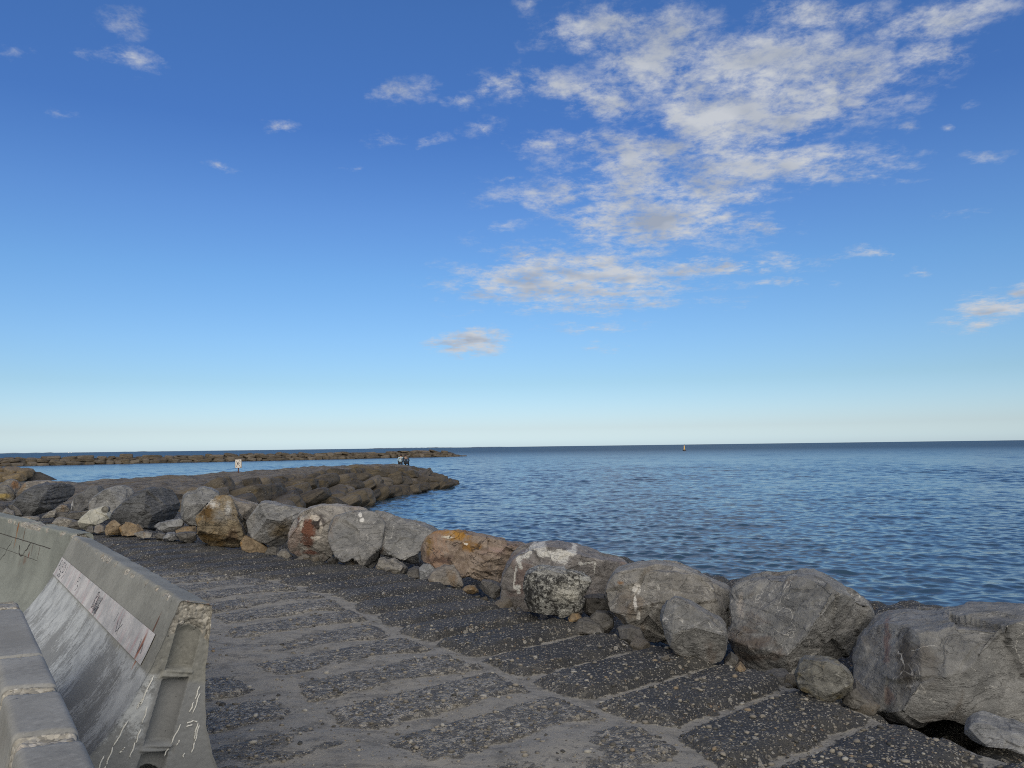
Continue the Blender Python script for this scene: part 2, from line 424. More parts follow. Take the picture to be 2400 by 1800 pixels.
def build_ground():
    xs = axis_pts(-70, 14, -4.6, 3.6, .019, 1.02); ys = [-12.0]
    while ys[-1] < 2.0: ys.append(ys[-1] + .25)
    while ys[-1] < 80: ys.append(ys[-1] + max(.017, .0045 * ys[-1]))
    X, Y = np.meshgrid(xs, np.array(ys), indexing='xy')
    Z, M, q = ground_h(X, Y)
    me = mesh_np("ground", np.stack([X, Y, Z], -1).reshape(-1, 3), grid_quads(*X.shape), attrs={"slab": M.ravel(), "dust": GROUND_DUST[0].ravel()})
    m, nt = new_mat("promenade_ground")
    p = nt.node('ShaderNodeTexCoord').outputs['Object']
    sl = nt.node('ShaderNodeAttribute', attribute_name='slab').outputs['Fac']
    warp = nt.vmath('ADD', p, nt.vmath('SCALE', nt.node('ShaderNodeTexNoise').outputs[1], .0))
    v1 = nt.vor(p, 42); v2 = nt.vor(nt.mapping(p, (3, 1, 0), (0, 0, .6), (1, .75, 1)), 78); v3 = nt.vor(nt.mapping(p, (7, 2, 0), (0, 0, 1.1), (1, .6, 1)), 20)
    def cell(v): 
        s_ = nt.node('ShaderNodeSeparateColor'); nt.l.new(v.outputs['Color'], s_.inputs[0]); return s_.outputs
    c1 = cell(v1); c2 = cell(v2); c3 = cell(v3)
    big = nt.noise(p, 1.7, 5, .6); mid = nt.noise(p, 7, 6, .65); fine = nt.noise(p, 60, 5, .7)
    # tar-dark slabs of exposed pebbles
    tar = nt.mix(mid, (.019, .020, .021), (.055, .054, .052))
    st = nt.mix(c1[1], (.085, .08, .072), (.30, .28, .24))
    st = nt.mix(nt.step(c1[2], .80, .92), st, (.34, .33, .31))
    st = nt.mix(nt.math('MULTIPLY', nt.step(c1[2], .0, .16, 1, 0), .8), st, (.23, .14, .075))
    edge1 = nt.step(v1.outputs['Distance'], .34, .52, 1, 0)
    f1 = nt.math('MULTIPLY', nt.step(c1[0], .60, .66), edge1)
    col = nt.mix(f1, tar, st)
    f2 = nt.math('MULTIPLY', nt.step(c2[0], .70, .76), nt.step(v2.outputs['Distance'], .30, .50, 1, 0))
    col = nt.mix(f2, col, nt.mix(c2[1], (.12, .11, .10), (.36, .34, .30)))
    f3 = nt.math('MULTIPLY', nt.step(c3[0], .82, .85), nt.step(v3.outputs['Distance'], .30, .42, 1, 0))
    col = nt.mix(f3, col, nt.mix(c3[1], (.11, .10, .085), (.34, .32, .28)))
    dust = nt.math('MULTIPLY', nt.step(big, .42, .72), .26)
    col = nt.mix(dust, col, (.17, .16, .145))
    du = nt.node('ShaderNodeAttribute', attribute_name='dust').outputs['Fac']
    col = nt.mix(nt.math('MULTIPLY', du, nt.step(mid, .30, .62, .35, .85)), col, nt.mix(nt.math('MAXIMUM', nt.step(c1[0], .42, .5), f2), (.135, .127, .114), nt.mix(c1[1], (.24, .225, .195), (.46, .43, .375))))
    # cement skin and sand between and over the slabs
    sand = nt.mix(big, (.205, .194, .172), (.270, .256, .230))
    sand = nt.mix(nt.math('MULTIPLY', nt.step(mid, .48, .66), .65), sand, (.110, .106, .098))
    stn = nt.noise(nt.mapping(p, (2, 9, 0), (0, 0, R(38)), (1, 2.4, 1)), 3.4, 8, .7, .6)
    sand = nt.mix(nt.math('MULTIPLY', nt.step(stn, .52, .62), .55), sand, (.105, .101, .094))
    sand = nt.mix(nt.math('MULTIPLY', nt.step(stn, .44, .34), .45), sand, (.27, .255, .23))
    sand = nt.mix(nt.math('MULTIPLY', nt.step(nt.noise(nt.mapping(p, (0, 0, 0), (0, 0, R(38)), (1, 4.5, 1)), 9, 6, .7), .60, .70), .65), sand, (.055, .054, .053))
    speck = nt.math('MULTIPLY', nt.step(nt.noise(p, 26, 6, .72), .55, .66), nt.step(nt.noise(nt.mapping(p, (4, 4, 0)), 2.4, 5, .65), .40, .60))
    sand = nt.mix(nt.math('MULTIPLY', speck, .75), sand, (.062, .060, .057))
    grain = nt.step(fine, .58, .72)
    sand = nt.mix(nt.math('MULTIPLY', grain, .35), sand, (.30, .28, .25))
    sand = nt.mix(nt.math('MULTIPLY', nt.step(c2[0], nt.math('SUBTRACT', .88, nt.math('MULTIPLY', nt.step(mid, .40, .62), .38)), .95), nt.step(v2.outputs['Distance'], .25, .42, 1, 0)), sand, nt.mix(nt.step(c2[1], .35, .5), (.07, .068, .064), (.33, .31, .275)))
    msk = nt.step(nt.math('ADD', sl, nt.math('MULTIPLY', nt.math('SUBTRACT', fine, .5), .8)), .30, .70)
    nt.sock(nt.b, 'Base Color', nt.mix(msk, sand, col))
    nt.sock(nt.b, 'Roughness', nt.mixf(msk, .9, .68))
    hp = nt.math('ADD', nt.math('MULTIPLY', f1, .55), nt.math('MULTIPLY', f2, .3)); hp = nt.math('ADD', hp, f3)
    hp = nt.math('ADD', hp, nt.math('MULTIPLY', nt.math('SUBTRACT', 1.0, v2.outputs['Distance']), .5))
    hh = nt.mixf(msk, nt.math('MULTIPLY', fine, .35), nt.math('ADD', hp, fine))
    nt.sock(nt.b, 'Normal', nt.bump(hh, .95, .022))
    o = link("ground", me, m); tag(o, "dark pebble-studded slab ground half covered by grey cement", kind='structure')
    # loose pebbles
    N = 30000
    rng = np.random.default_rng(5)
    yy = 2.2 + 8.5 * rng.random(N) ** 1.5; xx = (rng.random(N) * 2 - 1) * yy * .74
    zz, mm, q = ground_h(xx, yy)
    keep = (q > .02) & (rng.random(N) < (.30 + .7 * mm) * np.clip(4.5 / yy, .3, 1))
    xx, yy, zz = xx[keep], yy[keep], zz[keep]; n = len(xx)
    t_ = (1 + 5 ** .5) / 2
    ico = np.array([(-1, t_, 0), (1, t_, 0), (-1, -t_, 0), (1, -t_, 0), (0, -1, t_), (0, 1, t_), (0, -1, -t_), (0, 1, -t_), (t_, 0, -1), (t_, 0, 1), (-t_, 0, -1), (-t_, 0, 1)]) / math.sqrt(1 + t_ * t_)
    tri = np.array([(0, 11, 5), (0, 5, 1), (0, 1, 7), (0, 7, 10), (0, 10, 11), (1, 5, 9), (5, 11, 4), (11, 10, 2), (10, 7, 6), (7, 1, 8), (3, 9, 4), (3, 4, 2), (3, 2, 6), (3, 6, 8), (3, 8, 9), (4, 9, 5), (2, 4, 11), (6, 2, 10), (8, 6, 7), (9, 8, 1)])
    sc = (.0045 + .013 * rng.random(n) ** 5)[:, None] * (.7 + .7 * rng.random((n, 3))) * np.array([1.2, 1, .62])
    an = rng.random(n) * 6.283; ca, sa = np.cos(an), np.sin(an)
    V = ico[None] * sc[:, None] * (1 + .22 * rng.normal(size=(n, 12, 1)).clip(-1, 1))
    V = np.stack([V[..., 0] * ca[:, None] - V[..., 1] * sa[:, None], V[..., 0] * sa[:, None] + V[..., 1] * ca[:, None], V[..., 2]], -1)
    V += np.stack([xx, yy, zz + sc[:, 2] * .25], -1)[:, None]
    Fq = (tri[None] + (np.arange(n) * 12)[:, None, None]).reshape(-1, 3)
    me = mesh_np("loose_pebbles", V.reshape(-1, 3), Fq, attrs={"tone": np.repeat(rng.random(n), 12)})
    m, nt = new_mat("pebbles")
    tn = nt.node('ShaderNodeAttribute', attribute_name='tone').outputs['Fac']
    c = nt.mix(nt.step(tn, 0, .75), (.045, .044, .042), (.22, .20, .17)); c = nt.mix(nt.step(tn, .86, .98), c, (.30, .29, .265)); c = nt.mix(nt.step(tn, .73, .735), nt.mix(nt.step(tn, .70, .702), c, (.20, .155, .105)), c)
    nt.sock(nt.b, 'Base Color', c); nt.sock(nt.b, 'Roughness', .8)
    o = link("loose_pebbles", me, m); tag(o, "loose small pebbles strewn over the dark slabs", kind='stuff')
build_ground()

# ------------------------------------------------------------------ rocks
def rock_mat(name, c1, c2, stain=None, stain_amt=0.0, vein=.3, speck=.25, strata=None, spots=(), bump=.75, scale=1.0, inst=False, crack=.32, white=(.62, .60, .56), hard=False):
    """weathered stone: two-tone base, ochre/rust staining, pale calcite veins, lichen flecks, cracks"""
    m, nt = new_mat(name)
    p = nt.node('ShaderNodeTexCoord').outputs['Object']
    if inst:
        oi = nt.node('ShaderNodeObjectInfo').outputs['Random']
        cb = nt.node('ShaderNodeCombineXYZ'); 
        for k, f in enumerate((61.0, 37.0, 83.0)): nt.sock(cb, k, nt.math('MULTIPLY', oi, f))
        p = nt.vmath('ADD', p, cb.outputs[0])
    p = nt.vmath('SCALE', p, 1.0 / scale)
    big = nt.noise(p, 1.3, 5, .6, .4); mid = nt.noise(p, 5.0, 8, .65, .3); fine = nt.noise(p, 32, 8, .72)
    if strata: ps = nt.mapping(p, (0, 0, 0), strata[0], strata[1])
    else: ps = nt.mapping(p, (0, 0, 0), (.5, .6, .3), (1, 1, 2.2))
    lay = nt.noise(ps, 3.2, 8, .66, .55)
    f = nt.math('ADD', nt.math('MULTIPLY', big, .55), nt.math('MULTIPLY', mid, .45))
    c = nt.mix(nt.step(f, .38, .62), c1, c2)
    if hard: c = nt.mix(nt.step(nt.math('ADD', f, nt.math('MULTIPLY', nt.math('SUBTRACT', nt.noise(p, 17, 9, .8), .5), 1.1)), .44, .56), c1, c2)
    c = nt.mix(nt.step(lay, .52, .70, 0, .6), c, tuple(x * .5 for x in c1))
    grain = nt.noise(p, 13, 9, .74)
    c = nt.mix(nt.step(grain, .52, .70, 0, .5), c, tuple(min(.6, x * 1.55) for x in c2))
    c = nt.mix(nt.step(grain, .48, .32, 0, .55), c, tuple(x * .45 for x in c1))
    if inst:
        hue = nt.math('FRACT', nt.math('MULTIPLY', oi, 7.31))
        c = nt.mix(nt.step(hue, .25, .9, 0, .75), c, nt.mix(nt.step(nt.math('FRACT', nt.math('MULTIPLY', oi, 23.7)), .4, .6), (.095, .078, .053), (.16, .138, .112)))
    if stain and stain_amt > 0:
        sn = nt.noise(nt.mapping(p, (3.7, 1.1, 5.2)), 1.9, 6, .62, .7)
        c = nt.mix(nt.math('MULTIPLY', nt.step(sn, .62 - .25 * stain_amt, .70 - .15 * stain_amt), min(1, .5 + stain_amt * .5)), c, nt.mix(mid, tuple(x * .55 for x in stain), tuple(x * 1.3 for x in stain)))
    # local marks
    hv = None
    for (loc, rad, colr, soft, nscale) in spots:
        wn = nt.node('ShaderNodeTexNoise'); nt.sock(wn, 'Vector', p); nt.sock(wn, 'Scale', nscale); nt.sock(wn, 'Detail', 7.0); nt.sock(wn, 'Roughness', .65)
        wp = nt.vmath('ADD', p, nt.vmath('SCALE', nt.vmath('SUBTRACT', wn.outputs[1], (.5, .5, .5)), 1.15 * max(min(rad), .05) / scale))
        lc = Loc(x / scale for x in loc); lc.rz = getattr(loc, 'rz', 0.0)
        g = nt.sphere(wp, lc, (rad[0] / scale, rad[1] * 3 / scale, rad[2] / scale))
        rag = nt.math('MULTIPLY', nt.math('SUBTRACT', nt.noise(nt.mapping(p, (6, 3, 9)), nscale * 1.6, 7, .68, .5), .47), 1.5)
        mk = nt.math('MULTIPLY', nt.step(nt.math('ADD', g, rag), .20, .20 + soft), nt.step(g, .0, .10))
        c = nt.mix(mk, c, nt.mix(fine, tuple(x * .6 for x in colr), tuple(min(.85, x * 1.25) for x in colr)))
    if vein > 0:
        vm = nt.step(nt.noise(nt.mapping(p, (9, 2, 4)), 1.1, 3, .5), .62 - .28 * vein, .72 - .2 * vein)
        vn = nt.noise(nt.mapping(p, (1, 5, 2)), 2.3, 4, .5, .9)
        l1 = nt.step(nt.math('ABSOLUTE', nt.math('SUBTRACT', vn, .5)), .0015, .0055, 1, 0)
        wv = nt.node('ShaderNodeTexNoise'); nt.sock(wv, 'Vector', p); nt.sock(wv, 'Scale', 3.0); nt.sock(wv, 'Detail', 4.0)
        pv = nt.vmath('ADD', p, nt.vmath('SCALE', wv.outputs[1], .28))
        ve = nt.vor(pv, 3.0, 'DISTANCE_TO_EDGE')
        l2 = nt.math('MULTIPLY', nt.step(ve.outputs[0], .002, .008, 1, 0), nt.step(nt.noise(nt.mapping(p, (4, 4, 1)), 4.5, 4, .6), .53, .60))
        l = nt.math('MAXIMUM', nt.math('MULTIPLY', l1, vm), nt.math('MULTIPLY', l2, min(1, vein * 1.6)))
        c = nt.mix(nt.math('MULTIPLY', nt.math('MULTIPLY', l, nt.step(grain, .38, .56)), .7), c, white)
    # lichen / salt flecks
    sp = nt.math('MULTIPLY', nt.step(fine, .60, .70), nt.step(nt.noise(nt.mapping(p, (2, 8, 3)), 2.6, 5, .65), .62 - .32 * speck, .78 - .30 * speck))
    c = nt.mix(nt.math('MULTIPLY', sp, .30 + .5 * speck), c, white)
    cr = nt.vor(nt.vmath('ADD', ps, nt.vmath('SCALE', nt.node('ShaderNodeTexNoise').outputs[1], .0)), 1.5, 'DISTANCE_TO_EDGE')
    crn = nt.noise(nt.mapping(ps, (5, 5, 5)), 1.7, 5, .62, 1.2)
    ck = nt.step(nt.math('ABSOLUTE', nt.math('SUBTRACT', crn, .48)), .003, .014, 1, 0)
    ck = nt.math('MULTIPLY', ck, crack)
    c = nt.mix(nt.math('MULTIPLY', ck, .8), c, tuple(x * .25 for x in c1))
    c = nt.mix(nt.math('MULTIPLY', nt.step(fine, .28, .44, 1, 0), .5), c, tuple(x * .35 for x in c1))
    nt.sock(nt.b, 'Base Color', c)
    nt.sock(nt.b, 'Roughness', nt.mixf(mid, .62, .9))
    nt.sock(nt.b, 'Specular IOR Level', .35)
    h = nt.math('ADD', nt.math('MULTIPLY', lay, 1.1), nt.math('MULTIPLY', mid, .7))
    h = nt.math('ADD', h, nt.math('MULTIPLY', fine, .28)); h = nt.math('ADD', h, nt.math('MULTIPLY', grain, .55))
    h = nt.math('SUBTRACT', h, nt.math('MULTIPLY', ck, .6))
    nt.sock(nt.b, 'Normal', nt.bump(h, bump, .055 * scale))
    return m

def cube_sphere(n):
    g = np.tan(np.linspace(-1, 1, n + 1) * math.pi / 4)
    a, b = np.meshgrid(g, g, indexing='ij'); o = np.ones_like(a)
    faces = [(o, a, b), (-o, b, a), (b, o, a), (a, -o, b), (a, b, o), (b, a, -o)]
    V = np.concatenate([np.stack(f, -1).reshape(-1, 3) for f in faces])
    q = grid_quads(n + 1, n + 1); Q = np.concatenate([q + k * (n + 1) ** 2 for k in range(6)])
    V /= np.linalg.norm(V, axis=1)[:, None]
    key = np.round(V * 1e5).astype(np.int64)
    _, idx, inv = np.unique(key, axis=0, return_index=True, return_inverse=True)
    return V[idx], inv.ravel()[Q]
_CS = {}
def cs(n):
    if n not in _CS: _CS[n] = cube_sphere(n)
    return _CS[n]
def vnormals(V, Q):
    nrm = np.cross(V[Q[:, 2]] - V[Q[:, 0]], V[Q[:, 3]] - V[Q[:, 1]])
    N = np.zeros_like(V)
    for k in range(4): np.add.at(N, Q[:, k], nrm)
    return N / (np.linalg.norm(N, axis=1)[:, None] + 1e-12)

def weather(V, Q, size, seed, rough=1.0, strata=None):
    off = np.array([seed * 3.71, seed * 1.93, seed * 5.17])
    N = vnormals(V, Q)
    P = V / size + off
    d = .034 * fbm(P * 1.4, 3) + .016 * ridge(P * 2.6 + 40, 3) + .013 * fbm(P * 8, 4, .62)
    rg = np.random.default_rng(int(seed) * 7 + 5)
    for K, amp in ((14, .085), (60, .030)):
        S_ = V[rg.choice(len(V), min(K, len(V) // 3), replace=False)]
        til = rg.normal(size=S_.shape) * amp; ofs = rg.normal(size=len(S_)) * amp * .16
        met = np.array([1, 1, 1.0])
        Vw = V + (size * .10) * np.stack([fbm(P * 2.2 + 3, 3), fbm(P * 2.2 + 13, 3), fbm(P * 2.2 + 23, 3)], -1)
        D2 = ((Vw[:, None, :] - S_[None]) ** 2 * met).sum(-1)
        i1 = D2.argmin(1)
        dd = np.einsum('ij,ij->i', (V - S_[i1]) / size, til[i1])
        d = d + np.clip(dd, -amp * .35, amp * .35) * .8 + ofs[i1]
    if strata is not None:
        sdir, amt = strata
        sdir = np.array(sdir, float); sdir /= np.linalg.norm(sdir)
        a = V @ sdir / size; rest = V / size - a[:, None] * sdir
        L = perlin(np.stack([a * 13 + 1.6 * fbm(P * 1.5, 3), rest[:, 0] * .9 + seed, rest[:, 2] * .9], -1))
        d = d + amt * sstep(-.25, .25, fbm(P * 1.3 + 77, 3)) * (np.abs(L) * .05 + .02 * np.sign(L) * np.minimum(np.abs(L) * 4, 1))
    return V + N * (d * size * rough)[:, None]

def traced_rock(name, label, org, sc, poly, Y, thick, mat, seed=1, n=46, facets=12, rough=1.0, strata=None, spots=(), box=.70, cat="rock", group=None, ground=None, flat_top=False, matkw=None):
    pts = [(org[0] + x / sc, org[1] + y / sc) for x, y in poly]
    cx = sum(p[0] for p in pts) / len(pts); cy = sum(p[1] for p in pts) / len(pts)
    c3 = at(cx, cy, Y)
    D = np.array([c3[0], c3[1], 0]); D /= np.linalg.norm(D)
    Rr = np.array([D[1], -D[0], 0]); U = np.array([0, 0, 1.0])
    uv = []
    for px, py in pts:
        d = ray(px, py); k = ((c3 - CAM) @ D) / (d @ D); w = CAM + d * k - c3
        uv.append((w @ Rr, w @ U))
    uv = np.array(uv)
    # radius by angle
    TH = np.linspace(-math.pi, math.pi, 361)
    rad = np.zeros(361)
    A = uv; B = np.roll(uv, -1, 0)
    for i, th in enumerate(TH):
        dx, dy = math.cos(th), math.sin(th)
        e = B - A
        den = dx * e[:, 1] - dy * e[:, 0]
        den = np.where(np.abs(den) < 1e-9, 1e-9, den)
        t = (A[:, 0] * e[:, 1] - A[:, 1] * e[:, 0]) / den
        s = (A[:, 0] * dy - A[:, 1] * dx) / den
        ok = (t > 0) & (s >= -1e-6) & (s <= 1 + 1e-6)
        rad[i] = t[ok].max() if ok.any() else np.nan
    bad = np.isnan(rad)
    if bad.any(): rad[bad] = np.interp(TH[bad], TH[~bad], rad[~bad])
    ker = np.array([1, 2, 3, 2, 1.]); ker /= ker.sum()
    rad = np.convolve(np.concatenate([rad[-5:-1], rad, rad[1:5]]), ker, 'same')[4:-4]
    S, Q = cs(n)
    th = np.arctan2(S[:, 2], S[:, 0]); cph = np.sqrt(S[:, 0] ** 2 + S[:, 2] ** 2)
    rr = np.interp(th, TH, rad)
    sph = -S[:, 1]            # +1 = towards the camera
    kr = np.abs(cph) ** box; ks = np.sign(sph) * np.abs(sph) ** box
    nrm = (kr ** 2.6 + np.abs(ks) ** 2.6) ** (1 / 2.6); kr = kr / nrm; ks = ks / nrm
    size = float(np.sqrt(np.abs(np.sum(A[:, 0] * B[:, 1] - A[:, 1] * B[:, 0])) / 2))
    L = np.stack([rr * kr * np.cos(th), -ks * thick * .5, rr * kr * np.sin(th)], -1)   # local: right, depth(away), up
    rng = np.random.default_rng(seed + 100)
    for k in range(facets):
        v = rng.normal(size=3); v[1] = -abs(v[1]) - .95
        if rng.random() < .30: v = np.array([rng.normal() * .35, -.85, .75])
        v /= np.linalg.norm(v)
        pr = L @ v; h = pr.max() * rng.uniform(.62, .88)
        L = L - np.maximum(0, pr - h)[:, None] * v * .92
    lo_z = uv[:, 1].min()
    W = L[:, 0:1] * Rr + L[:, 1:2] * D + L[:, 2:3] * U
    W = weather(W, Q, size, seed, rough, strata)
    org3 = np.array([c3[0], c3[1], c3[2] + lo_z])
    V = W - np.array([0, 0, lo_z])
    me = mesh_np(name, V, Q)
    def local(px, py, front=.42):
        d = ray(px, py); k = ((c3 - CAM) @ D - thick * front) / (d @ D); r_ = Loc(CAM + d * k - org3); r_.rz = math.atan2(D[1], D[0]) - math.pi / 2; return r_
    if callable(mat): mat = mat(local)
    o = link(name, me, mat, loc=tuple(org3))
    tag(o, label, cat, group)
    return o

GREY1, GREY2 = (.145, .146, .147), (.25, .251, .252)
WARM1, WARM2 = (.150, .136, .122), (.255, .234, .212)
SLATE1, SLATE2 = (.072, .075, .081), (.130, .134, .142)
OCHRE = (.30, .165, .045)
MG = {
 'grey': rock_mat("grey_limestone", GREY1, GREY2, (.16, .11, .07), .15, .35, .3),
 'veined': rock_mat("veined_limestone", GREY1, (.24, .238, .234), (.12, .085, .065), .35, .9, .3),
 'warm': rock_mat("warm_limestone", WARM1, WARM2, (.22, .14, .07), .35, .3, .3),
 'slate': rock_mat("dark_slate_stone", SLATE1, SLATE2, None, 0, .12, .12, strata=((.2, .75, 0), (1, 1, 4)), bump=.9),
 'bluegrey': rock_mat("blue_grey_stone", (.16, .165, .173), (.30, .305, .315), None, 0, .3, .5, strata=((.1, .5, 0), (1, 1, 3.5))),
 'small': rock_mat("rubble_stone", (.15, .142, .13), (.28, .265, .24), (.24, .155, .08), .3, .25, .35, scale=.5),
 'dark': rock_mat("shadowed_rubble_stone", (.085, .081, .077), (.15, .143, .134), None, 0, .2, .2, scale=.5),  # darker copy of the rubble stone, shade put into its colour
 'brown': rock_mat("brown_rubble_stone", (.16, .118, .075), (.25, .195, .13), OCHRE, .35, .1, .3, scale=.5),
 'concrete': rock_mat("broken_concrete", (.33, .325, .28), (.43, .42, .37), (.25, .20, .13), .15, 0, .1, crack=.15, bump=.5, scale=.6),
}
def front_rocks():
    z2, z4, z5, z6, z7, z1 = (500, 1020), (400, 1120), (900, 1180), (1350, 1250), (1800, 1350), (0, 1020)
    s3 = 3.6867; s6 = 3.16
    G = "rocks lining the promenade edge"
    def T(*a, **k): return traced_rock(*a, group=G, **k)
    # --- big row, from the right
    T("boulder", "huge dark grey boulder cut off by the right edge, with a rough vertical furrow", z7, s3,
      [(890, 400), (1000, 345), (1160, 320), (1300, 325), (1420, 325), (1560, 300), (1700, 290), (1860, 300), (2010, 298), (2212, 298), (2500, 305), (2800, 420), (2900, 800), (2800, 1200), (2500, 1330), (2212, 1320), (2050, 1290), (1900, 1235), (1740, 1170), (1600, 1115), (1500, 1110), (1400, 1150), (1240, 1195), (1130, 1160), (1010, 1130), (900, 1070), (800, 990), (755, 900), (760, 760), (740, 660), (780, 560), (830, 470)],
      5.35, 1.5, lambda L: rock_mat("furrowed_grey_limestone", GREY1, (.24, .239, .237), (.10, .085, .07), .25, .55, .5,
        spots=[(L(2072, 1530), (.035, .5, .20), (.17, .125, .115), .5, 9), (L(2078, 1640), (.05, .5, .08), (.17, .135, .125), .5, 9), (L(2120, 1560), (.08, .5, .30), (.06, .055, .05), .6, 12), (L(2207, 1478), (.018, .4, .012), (.7, .7, .68), .3, 20)]), seed=9, n=84, facets=5, box=.56)
    T("boulder", "large lumpy grey boulder crazed with thin white veins", z6, s6,
      [(1120, 480), (1160, 400), (1270, 340), (1400, 300), (1480, 305), (1600, 290), (1780, 290), (1860, 320), (1960, 370), (2060, 440), (2140, 510), (2190, 580), (2200, 640), (2130, 700), (2060, 800), (2000, 890), (1900, 930), (1780, 930), (1650, 940), (1600, 970), (1500, 960), (1420, 985), (1310, 985), (1220, 940), (1160, 870), (1150, 790), (1115, 740), (1130, 690), (1150, 640), (1125, 560)],
      6.35, 1.5, lambda L: rock_mat("crazed_grey_limestone", GREY1, (.25, .248, .244), (.12, .085, .065), .3, 1.0, .25,
        spots=[(L(1725, 1455), (.05, .5, .18), (.42, .38, .34), .6, 12)]), seed=11, n=76, facets=8, box=.66)
    T("boulder", "long flat-topped grey boulder with a white mineral streak, behind the pointed one", z6, s6,
      [(205, 400), (230, 330), (280, 265), (350, 245), (470, 235), (600, 232), (740, 245), (860, 280), (980, 320), (1080, 370), (1165, 405), (1190, 480), (1150, 600), (1120, 720), (1000, 790), (860, 810), (760, 800), (660, 790), (600, 770), (520, 740), (420, 690), (330, 650), (280, 600), (240, 540), (215, 470)],
      7.1, 1.5, lambda L: rock_mat("streaked_grey_limestone", (.165, .158, .148), (.29, .28, .265), (.17, .13, .095), .25, .5, .8,
        spots=[(L(1490, 1395), (.05, .5, .06), (.55, .53, .5), .3, 9), (L(1486, 1425), (.022, .5, .10), (.58, .56, .53), .3, 6), (L(1495, 1455), (.022, .5, .06), (.58, .56, .53), .3, 6), (L(1450, 1385), (.05, .4, .03), (.24, .14, .07), .6, 9)]), seed=14, n=70, facets=7, box=.64)
    T("boulder", "pointed grey boulder leaning forward of the long flat-topped one", z6, s6,
      [(625, 620), (640, 560), (680, 490), (720, 455), (780, 465), (850, 500), (920, 545), (1000, 600), (1080, 655), (1115, 700), (1120, 790), (1115, 880), (1080, 935), (1000, 945), (890, 945), (820, 900), (740, 850), (690, 800), (660, 740), (640, 680)],
      6.05, .75, MG['veined'], seed=21, n=56, facets=8)
    T("boulder", "grey boulder splashed with white patches, behind the speckled one", z5, s3,
      [(1000, 830), (1015, 700), (1030, 600), (1060, 520), (1100, 450), (1170, 390), (1260, 360), (1400, 346), (1540, 350), (1700, 388), (1820, 438), (1900, 478), (2080, 520), (2110, 560), (2000, 640), (1950, 700), (1900, 790), (1800, 850), (1700, 900), (1500, 920), (1240, 910), (1080, 880)],
      8.35, 1.5, lambda L: rock_mat("white_splashed_stone", (.150, .140, .136), (.24, .224, .217), (.17, .115, .105), .35, .4, .2,
        spots=[(L(x_, y_), (rx_, .6, rz_), (.52, .51, .485), .30, 9) for x_, y_, rx_, rz_ in
          [(1266, 1300, .085, .085), (1275, 1308, .10, .05), (1292, 1309, .10, .045), (1312, 1312, .13, .085), (1334, 1306, .11, .040), (1349, 1300, .045, .05), (1258, 1290, .055, .045), (1268, 1283, .06, .03), (1281, 1277, .10, .026),
           (1246, 1298, .04, .035), (1238, 1307, .035, .045), (1231, 1317, .045, .045), (1222, 1320, .045, .030), (1212, 1329, .050, .065), (1216, 1340, .03, .05), (1204, 1348, .018, .06), (1202, 1368, .016, .08), (1201, 1384, .018, .05), (1207, 1391, .055, .04), (1212, 1402, .03, .04),
           (1372, 1332, .06, .018), (1388, 1331, .055, .016), (1398, 1339, .02, .05), (1397, 1352, .018, .045), (1362, 1330, .03, .03)]]), seed=5, n=66, facets=7)
    T("boulder", "rounded boulder crusted with black and white lichen speckles", z5, s3,
      [(1205, 650), (1240, 600), (1320, 560), (1400, 552), (1500, 565), (1620, 565), (1720, 585), (1790, 620), (1805, 670), (1775, 740), (1730, 800), (1700, 890), (1640, 950), (1550, 965), (1400, 945), (1290, 940), (1240, 890), (1215, 800), (1195, 720)],
      7.35, .62, lambda L: rock_mat("lichen_speckled_stone", (.030, .030, .031), (.37, .37, .35), None, 0, .1, .8, hard=True, white=(.58, .57, .54), scale=.55, bump=1.0,
        spots=[(L(1330, 1395), (.26, .3, .15), (.42, .41, .37), .8, 22), (L(1305, 1345), (.34, .3, .07), (.30, .30, .29), .9, 25), (L(1240, 1400), (.07, .4, .17), (.025, .025, .026), .6, 20)]), seed=31, n=60, facets=5, rough=1.3)
    T("boulder", "long boulder stained rust orange and yellow ochre on top", z5, s3,
      [(310, 390), (340, 310), (430, 250), (520, 235), (640, 232), (800, 265), (930, 290), (1050, 325), (1200, 358), (1260, 375), (1200, 460), (1110, 540), (1060, 620), (1020, 670), (900, 655), (790, 635), (690, 600), (610, 540), (520, 540), (440, 545), (350, 520), (310, 500)],
      9.9, 1.5, lambda L: rock_mat("rust_stained_stone", (.175, .130, .100), (.30, .245, .20), (.32, .185, .115), .30, .25, .55,
        strata=((0, -.45, 0), (1, 1, 2.8)), crack=1.0,
        spots=[(L(1070, 1265), (.28, .6, .12), (.34, .18, .04), .5, 5), (L(1105, 1290), (.20, .6, .09), (.24, .125, .03), .5, 5), (L(1020, 1260), (.14, .6, .10), (.30, .16, .06), .5, 6), (L(1000, 1290), (.08, .6, .22), (.17, .105, .035), .6, 6), (L(1045, 1273), (.12, .6, .02), (.55, .50, .42), .3, 9), (L(1092, 1285), (.06, .6, .02), (.6, .55, .48), .3, 9), (L(1030, 1325), (.3, .6, .08), (.12, .075, .055), .6, 6), (L(1170, 1300), (.3, .6, .1), (.30, .22, .19), .7, 7)]), seed=41, n=66, facets=8, strata=((.35, .2, 1), .5))
    T("boulder", "grey boulder with a sloping right shoulder, beside the rust-stained one", z2, s3,
      [(1340, 700), (1400, 660), (1500, 672), (1650, 718), (1800, 758), (1900, 783), (1970, 825), (1890, 870), (1810, 930), (1790, 1000), (1790, 1090), (1700, 1080), (1560, 1040), (1450, 1010), (1380, 960), (1340, 850)],
      11.3, 1.6, MG['veined'], seed=44, n=58, facets=6)
